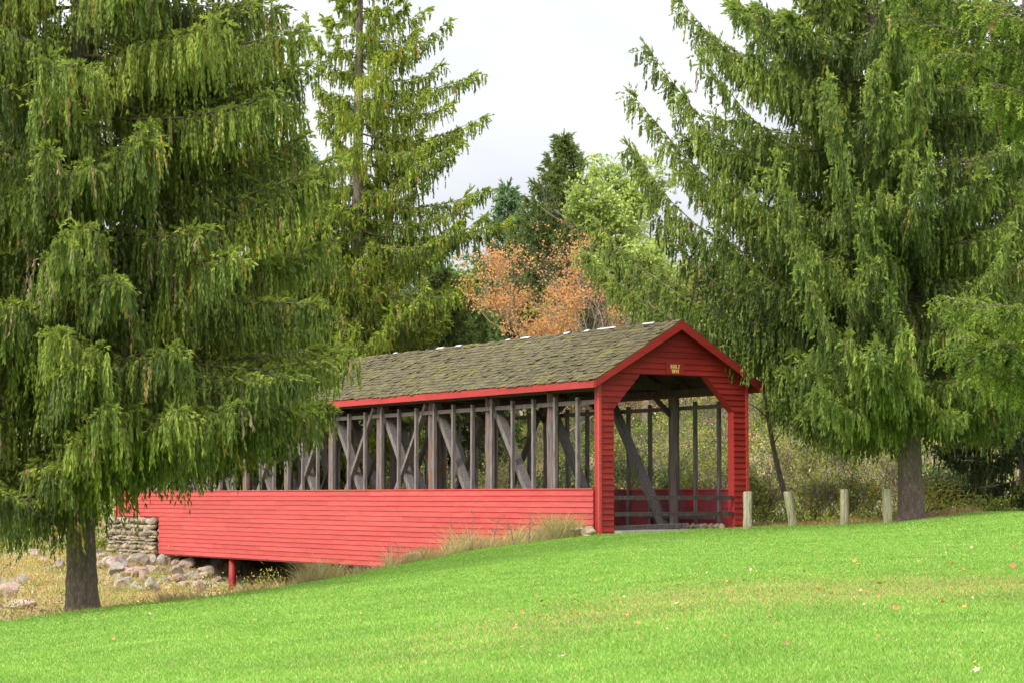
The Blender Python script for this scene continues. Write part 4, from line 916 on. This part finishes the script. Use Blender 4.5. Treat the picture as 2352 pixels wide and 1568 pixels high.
hb = np.where(x > -1.5, .40, np.where(x > -4.5, .28, .13))*(1+cn*1.0)*rng.uniform(.3, 1.6, nb); k_ = (hb > .06) & (rng.random(nb) < .8+cn*.7)
blades(x[k_], y[k_], hb[k_], .012, 1.4, np.clip(np.where(x[k_] > -1.8, .82, .68)+rng.normal(0, .2, k_.sum()), 0, .93), 'tall_dry_grass', 'dry', kind='stuff', label='taller tan and rusty dry grass clumps along the lawn edge before the siding', cat='dry grass')
# brushy weeds between the stones of the left bank
x = rng.uniform(-22, -1, 90000); y = rng.uniform(42, 96, 90000); s_ = y-crest(x); ib, u, v = in_bridge(x, y, .1)
wn = np.array([noise.noise(Vector((a*.9, b*.7, 31.)))+.5*noise.noise(Vector((a*2.6, b*2.1, 37.))) for a, b in zip(x, y)])
k_ = (s_ > .6) & ~ib & ((u < 0) | (y > 90)) & (wn > .05) & (np.abs(x) < .27*y); x, y, wn = x[k_], y[k_], wn[k_]
h_ = np.clip(wn*1.5, .05, .75)*rng.random(len(x))**.6; P = np.stack([x, y, ground_z(x, y)+h_], -1); n = len(P)
V, F = kites(P, unit(rng.normal(size=(n, 3))+np.array((0, 0, .5))), .085*rng.uniform(.6, 1.5, n), .03*rng.uniform(.6, 1.4, n))
wt = np.array([noise.noise(Vector((a*.4, b*.4, 51.))) for a, b in zip(x, y)])
ac = Acc(); ac.add(V, F, np.repeat(np.clip(.62+wt*.9+rng.normal(0, .18, n), 0, 1), 4)); ac.build('bank_weeds', M['under'], kind='stuff', label='brown and yellow green weeds between the rocks of the left bank', cat='weeds')
# dark dry weed stalks standing in front of the siding
for i, (px, py, ht, lb) in enumerate([(1018, 1290, 118, 'tallest dark seed stalk by the middle of the siding'), (1084, 1262, 108, 'tall dark stalk right of the tallest one'), (1046, 1280, 60, 'short stalk between the two tall dark stalks'), (995, 1288, 78, 'thin stalk left of the tallest dark stalk'), (930, 1300, 72, 'slim stalk over the stone in the weeds'), (886, 1305, 62, 'small stalk farthest left before the siding'),
                                      (1180, 1240, 66, 'arched tan seed head stalk in the dry clump'), (1215, 1235, 60, 'tan stalk rising from the dry clump near the portal'), (1130, 1255, 72, 'brown stalk at the left side of the dry clump')]):
    Y = 58.5; p = at(px, py, Y); g = gz(p[0], Y); k = Y/FPX; H = max(.4, (1140-(py-ht))*-k*-1 if False else at(px, py-ht, Y)[2]-g)
    root = MB(); q = [np.zeros(3)]; d = np.array((random.gauss(0, .08), 0, 1.))
    for s_ in range(6): d = d+np.array((random.gauss(0, .06), random.gauss(0, .06), 0)); q.append(q[-1]+d/np.linalg.norm(d)*H/6)
    root.tube(q, np.linspace(.012, .005, 7), 4)
    for s_ in range(12):
        f = random.uniform(.25, 1); a = q[int(f*6)]; e = np.array((random.gauss(0, .12), random.gauss(0, .1), random.uniform(.03, .14))); root.tube([a, a+e], (.007, .003), 3)
        root.tube([a+e-np.array((0, 0, .015)), a+e+np.array((0, 0, .02))], (.016, .010), 5)
    o = root.build('weed_stalk', M['twig']); o.location = (p[0], Y, g); tag(o, lb, 'weed', 'dry weed stalks before the siding')
# ------------------------------------------------------------ lawn blades
n = 1500000; y = 1/rng.uniform(1/64., 1/12.5, n); y = np.where(rng.random(n) < .45, rng.uniform(12.5, 64, n), y); x = rng.uniform(-.265, .265, n)*y
s = y-crest(x); en = np.interp(x, np.linspace(-20, 20, 800), [noise.noise(Vector((q*1.1, 4., 0)))+.6*noise.noise(Vector((q*3.7, 8., 0))) for q in np.linspace(-20, 20, 800)]); keep = s < rng.uniform(-.35, .35, n)+en*.5; keep &= ~((x > 2.6) & (x < 6.4) & (s > -.35)); keep &= rng.random(n) < np.clip(y/30, .5, 1)
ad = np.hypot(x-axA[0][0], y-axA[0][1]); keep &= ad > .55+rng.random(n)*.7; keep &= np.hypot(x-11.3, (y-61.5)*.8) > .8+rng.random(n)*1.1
x, y, s = x[keep], y[keep], s[keep]; n = len(x)
# a straw-coloured band crosses the lawn, as in the photograph
px_ = x/y
nz1 = np.array([noise.noise(Vector((a*.6, b*.6, 2.)))+.5*noise.noise(Vector((a*2.2, b*1.4, 7.))) for a, b in zip(x[::8], y[::8])]); nz1 = np.repeat(nz1, 8)[:n]
band = np.exp(-((y-(24+px_*40*.35+1.5*np.sin(x*.6)))/3.2)**2)*sm(-3, 2.5, x)
straw = rng.random(n) < np.clip(band*(.36+nz1*1.1), 0, .7)+np.clip((nz1-.5)*.7, 0, .3)*sm(-6, 0, x)+.012
tint = np.where(straw, 1.0, np.clip(.44+.42*nz1+rng.normal(0, .24, n), 0, .96))
blades(x, y, rng.uniform(.028, .068, n), .0105*np.clip(y/20, .75, 2.4), .9, tint, 'lawn_grass', 'grass', kind='stuff', label='bright green lawn grass', cat='grass')
# ------------------------------------------------------------ fallen leaves
def leaf_mesh(nm, m, seed):
    r = random.Random(seed); pts = []
    for k in range(10):
        a = k*math.pi/5+math.pi/2; rad = (1 if k % 2 == 0 else .45)*r.uniform(.85, 1.1); pts.append((math.cos(a)*rad, math.sin(a)*rad, .28*rad*rad*r.uniform(.4, 1.5)))
    V = [(0, 0, 0)]+pts+[(.05, -1.5, .25), (-.05, -1.5, .25)]; F = [[0, i+1, (i+1) % 10+1] for i in range(10)]+[[0, 12, 11]]
    me = bpy.data.meshes.new(nm); me.from_pydata(V, [], F); me.materials.append(M[m]); return me
LM = {c: leaf_mesh('fallen_leaf', 'leaf_'+c, i) for i, c in enumerate('otbr')}
CN = {'o': 'orange', 't': 'pale tan', 'b': 'dark brown', 'r': 'red'}
def z8(a, b): return (2000+a*.8912)*.5742, (2000+b*.8912)*.5742
big = [(1777, 518, 'r', 20, 'largest red leaf on the lawn, below the straw band'), (2085, 507, 'o', 16, 'big orange leaf right of the largest red leaf'), (2302, 318, 'r', 18, 'red leaf with a pale twig at the right edge'), (280, 735, 't', 20, 'big curled tan leaf at the bottom, nearest the camera'), (1285, 680, 'b', 17, 'big dark brown leaf low in the middle of the lawn'),
       (195, 698, 'o', 16, 'orange leaf beside the big curled tan leaf'), (790, 490, 't', 15, 'pinkish tan leaf below the portal opening, mid lawn'), (1705, 397, 'r', 15, 'red leaf on the straw band below the third post'), (1780, 373, 'r', 13, 'red leaf just right above the one on the straw band'), (1590, 292, 'o', 12, 'orange leaf nearest below the second post'), (1915, 365, 'o', 12, 'orange leaf below the gap between spruce trunk and last post'),
       (65, 602, 'o', 14, 'orange leaf under the left foot of the portal, low on the lawn'), (1212, 556, 'o', 13, 'yellow orange leaf above the big dark brown leaf'), (1888, 551, 't', 13, 'pale tan leaf between the largest red leaf and the bottom edge'), (1987, 482, 'r', 12, 'small red leaf between the largest red leaf and the big orange one'), (2140, 805, 't', 22, 'tan leaf on the bottom edge at right')]
small = [(422, 297, 't'), (928, 343, 't'), (891, 355, 'o'), (1175, 354, 'o'), (1247, 363, 'b'), (1290, 327, 'o'), (1348, 333, 'b'), (1366, 340, 'o'), (1385, 370, 't'), (1425, 275, 'o'), (1500, 333, 't'), (1525, 352, 't'), (1608, 304, 'o'), (1637, 317, 'o'), (1648, 343, 't'), (1719, 243, 't'), (1828, 240, 'o'), (1877, 289, 'o'), (1902, 256, 'o'), (1941, 240, 'o'), (1967, 274, 't'), (2001, 251, 't'), (2030, 300, 'o'),
         (2080, 330, 'o'), (2118, 227, 't'), (2092, 190, 'o'), (2183, 345, 'o'), (2200, 373, 'o'), (2280, 214, 'o'), (2302, 222, 'r'), (1755, 286, 'r'), (1440, 252, 'o'), (1060, 330, 't'), (1126, 330, 't'), (1020, 384, 'o'), (1064, 370, 'b'), (1095, 380, 'b'), (848, 361, 'b'), (800, 401, 't'), (822, 401, 'b'), (667, 434, 'o'), (556, 455, 't'), (495, 420, 't'), (430, 377, 'o'), (333, 468, 'o'), (270, 441, 't'), (165, 450, 'o'), (188, 474, 'b'), (196, 497, 'o'),
         (101, 526, 'o'), (196, 536, 'o'), (231, 552, 'o'), (320, 535, 'o'), (348, 536, 'o'), (370, 556, 't'), (410, 500, 'r'), (425, 539, 'o'), (572, 537, 'o'), (617, 577, 'o'), (535, 608, 't'), (537, 668, 't'), (750, 604, 't'), (728, 613, 'b'), (828, 508, 'r'), (911, 442, 't'), (907, 423, 'o'), (1037, 425, 'o'), (1240, 582, 'r'), (1157, 645, 't'), (1008, 636, 'o'), (1043, 700, 'o'), (631, 715, 'b'), (75, 582, 't'), (98, 686, 't'), (1301, 636, 'o'), (1398, 416, 'b'), (1430, 420, 'o'),
         (1455, 428, 'o'), (1486, 444, 'o'), (1281, 466, 'o'), (1618, 427, 't'), (1634, 491, 't'), (1698, 452, 'r'), (1510, 523, 't'), (1372, 590, 't'), (1168, 463, 'b'), (1540, 783, 'o'), (1596, 790, 'b'), (1700, 640, 'r'), (2167, 626, 'b'), (2133, 762, 'o'), (2122, 462, 't'), (1220, 217, 't'), (710, 350, 't'), (880, 730, 'o'), (835, 790, 'o')]
small += [(-380+random.uniform(-60, 60)-k*95, random.uniform(430, 760), random.choice('oootb')) for k in range(16)]
def put_leaf(a, b, c, wpx, lb, grp):
    px, py = z8(a, b); p = ray_ground(px, py, 8); o = bpy.data.objects.new('fallen_leaf', LM[c]); COL.objects.link(o)
    s = wpx*.512*p[1]/FPX/1.15; o.scale = (s, s, s); o.location = (p[0], p[1], p[2]+.055+s*.45); o.rotation_euler = (random.uniform(-.1, .9), random.uniform(-.5, .5), random.uniform(0, 6.28))
    tag(o, lb, 'leaf', grp)
for a, b, c, w, lb in big: put_leaf(a, b, c, w*1.25, lb, 'large fallen leaves on the lawn')
for a, b, c in small: put_leaf(a, b, c, random.uniform(9, 13), f'small {CN[c]} leaf fallen on the green lawn', f'small {CN[c]} leaves scattered on the lawn')
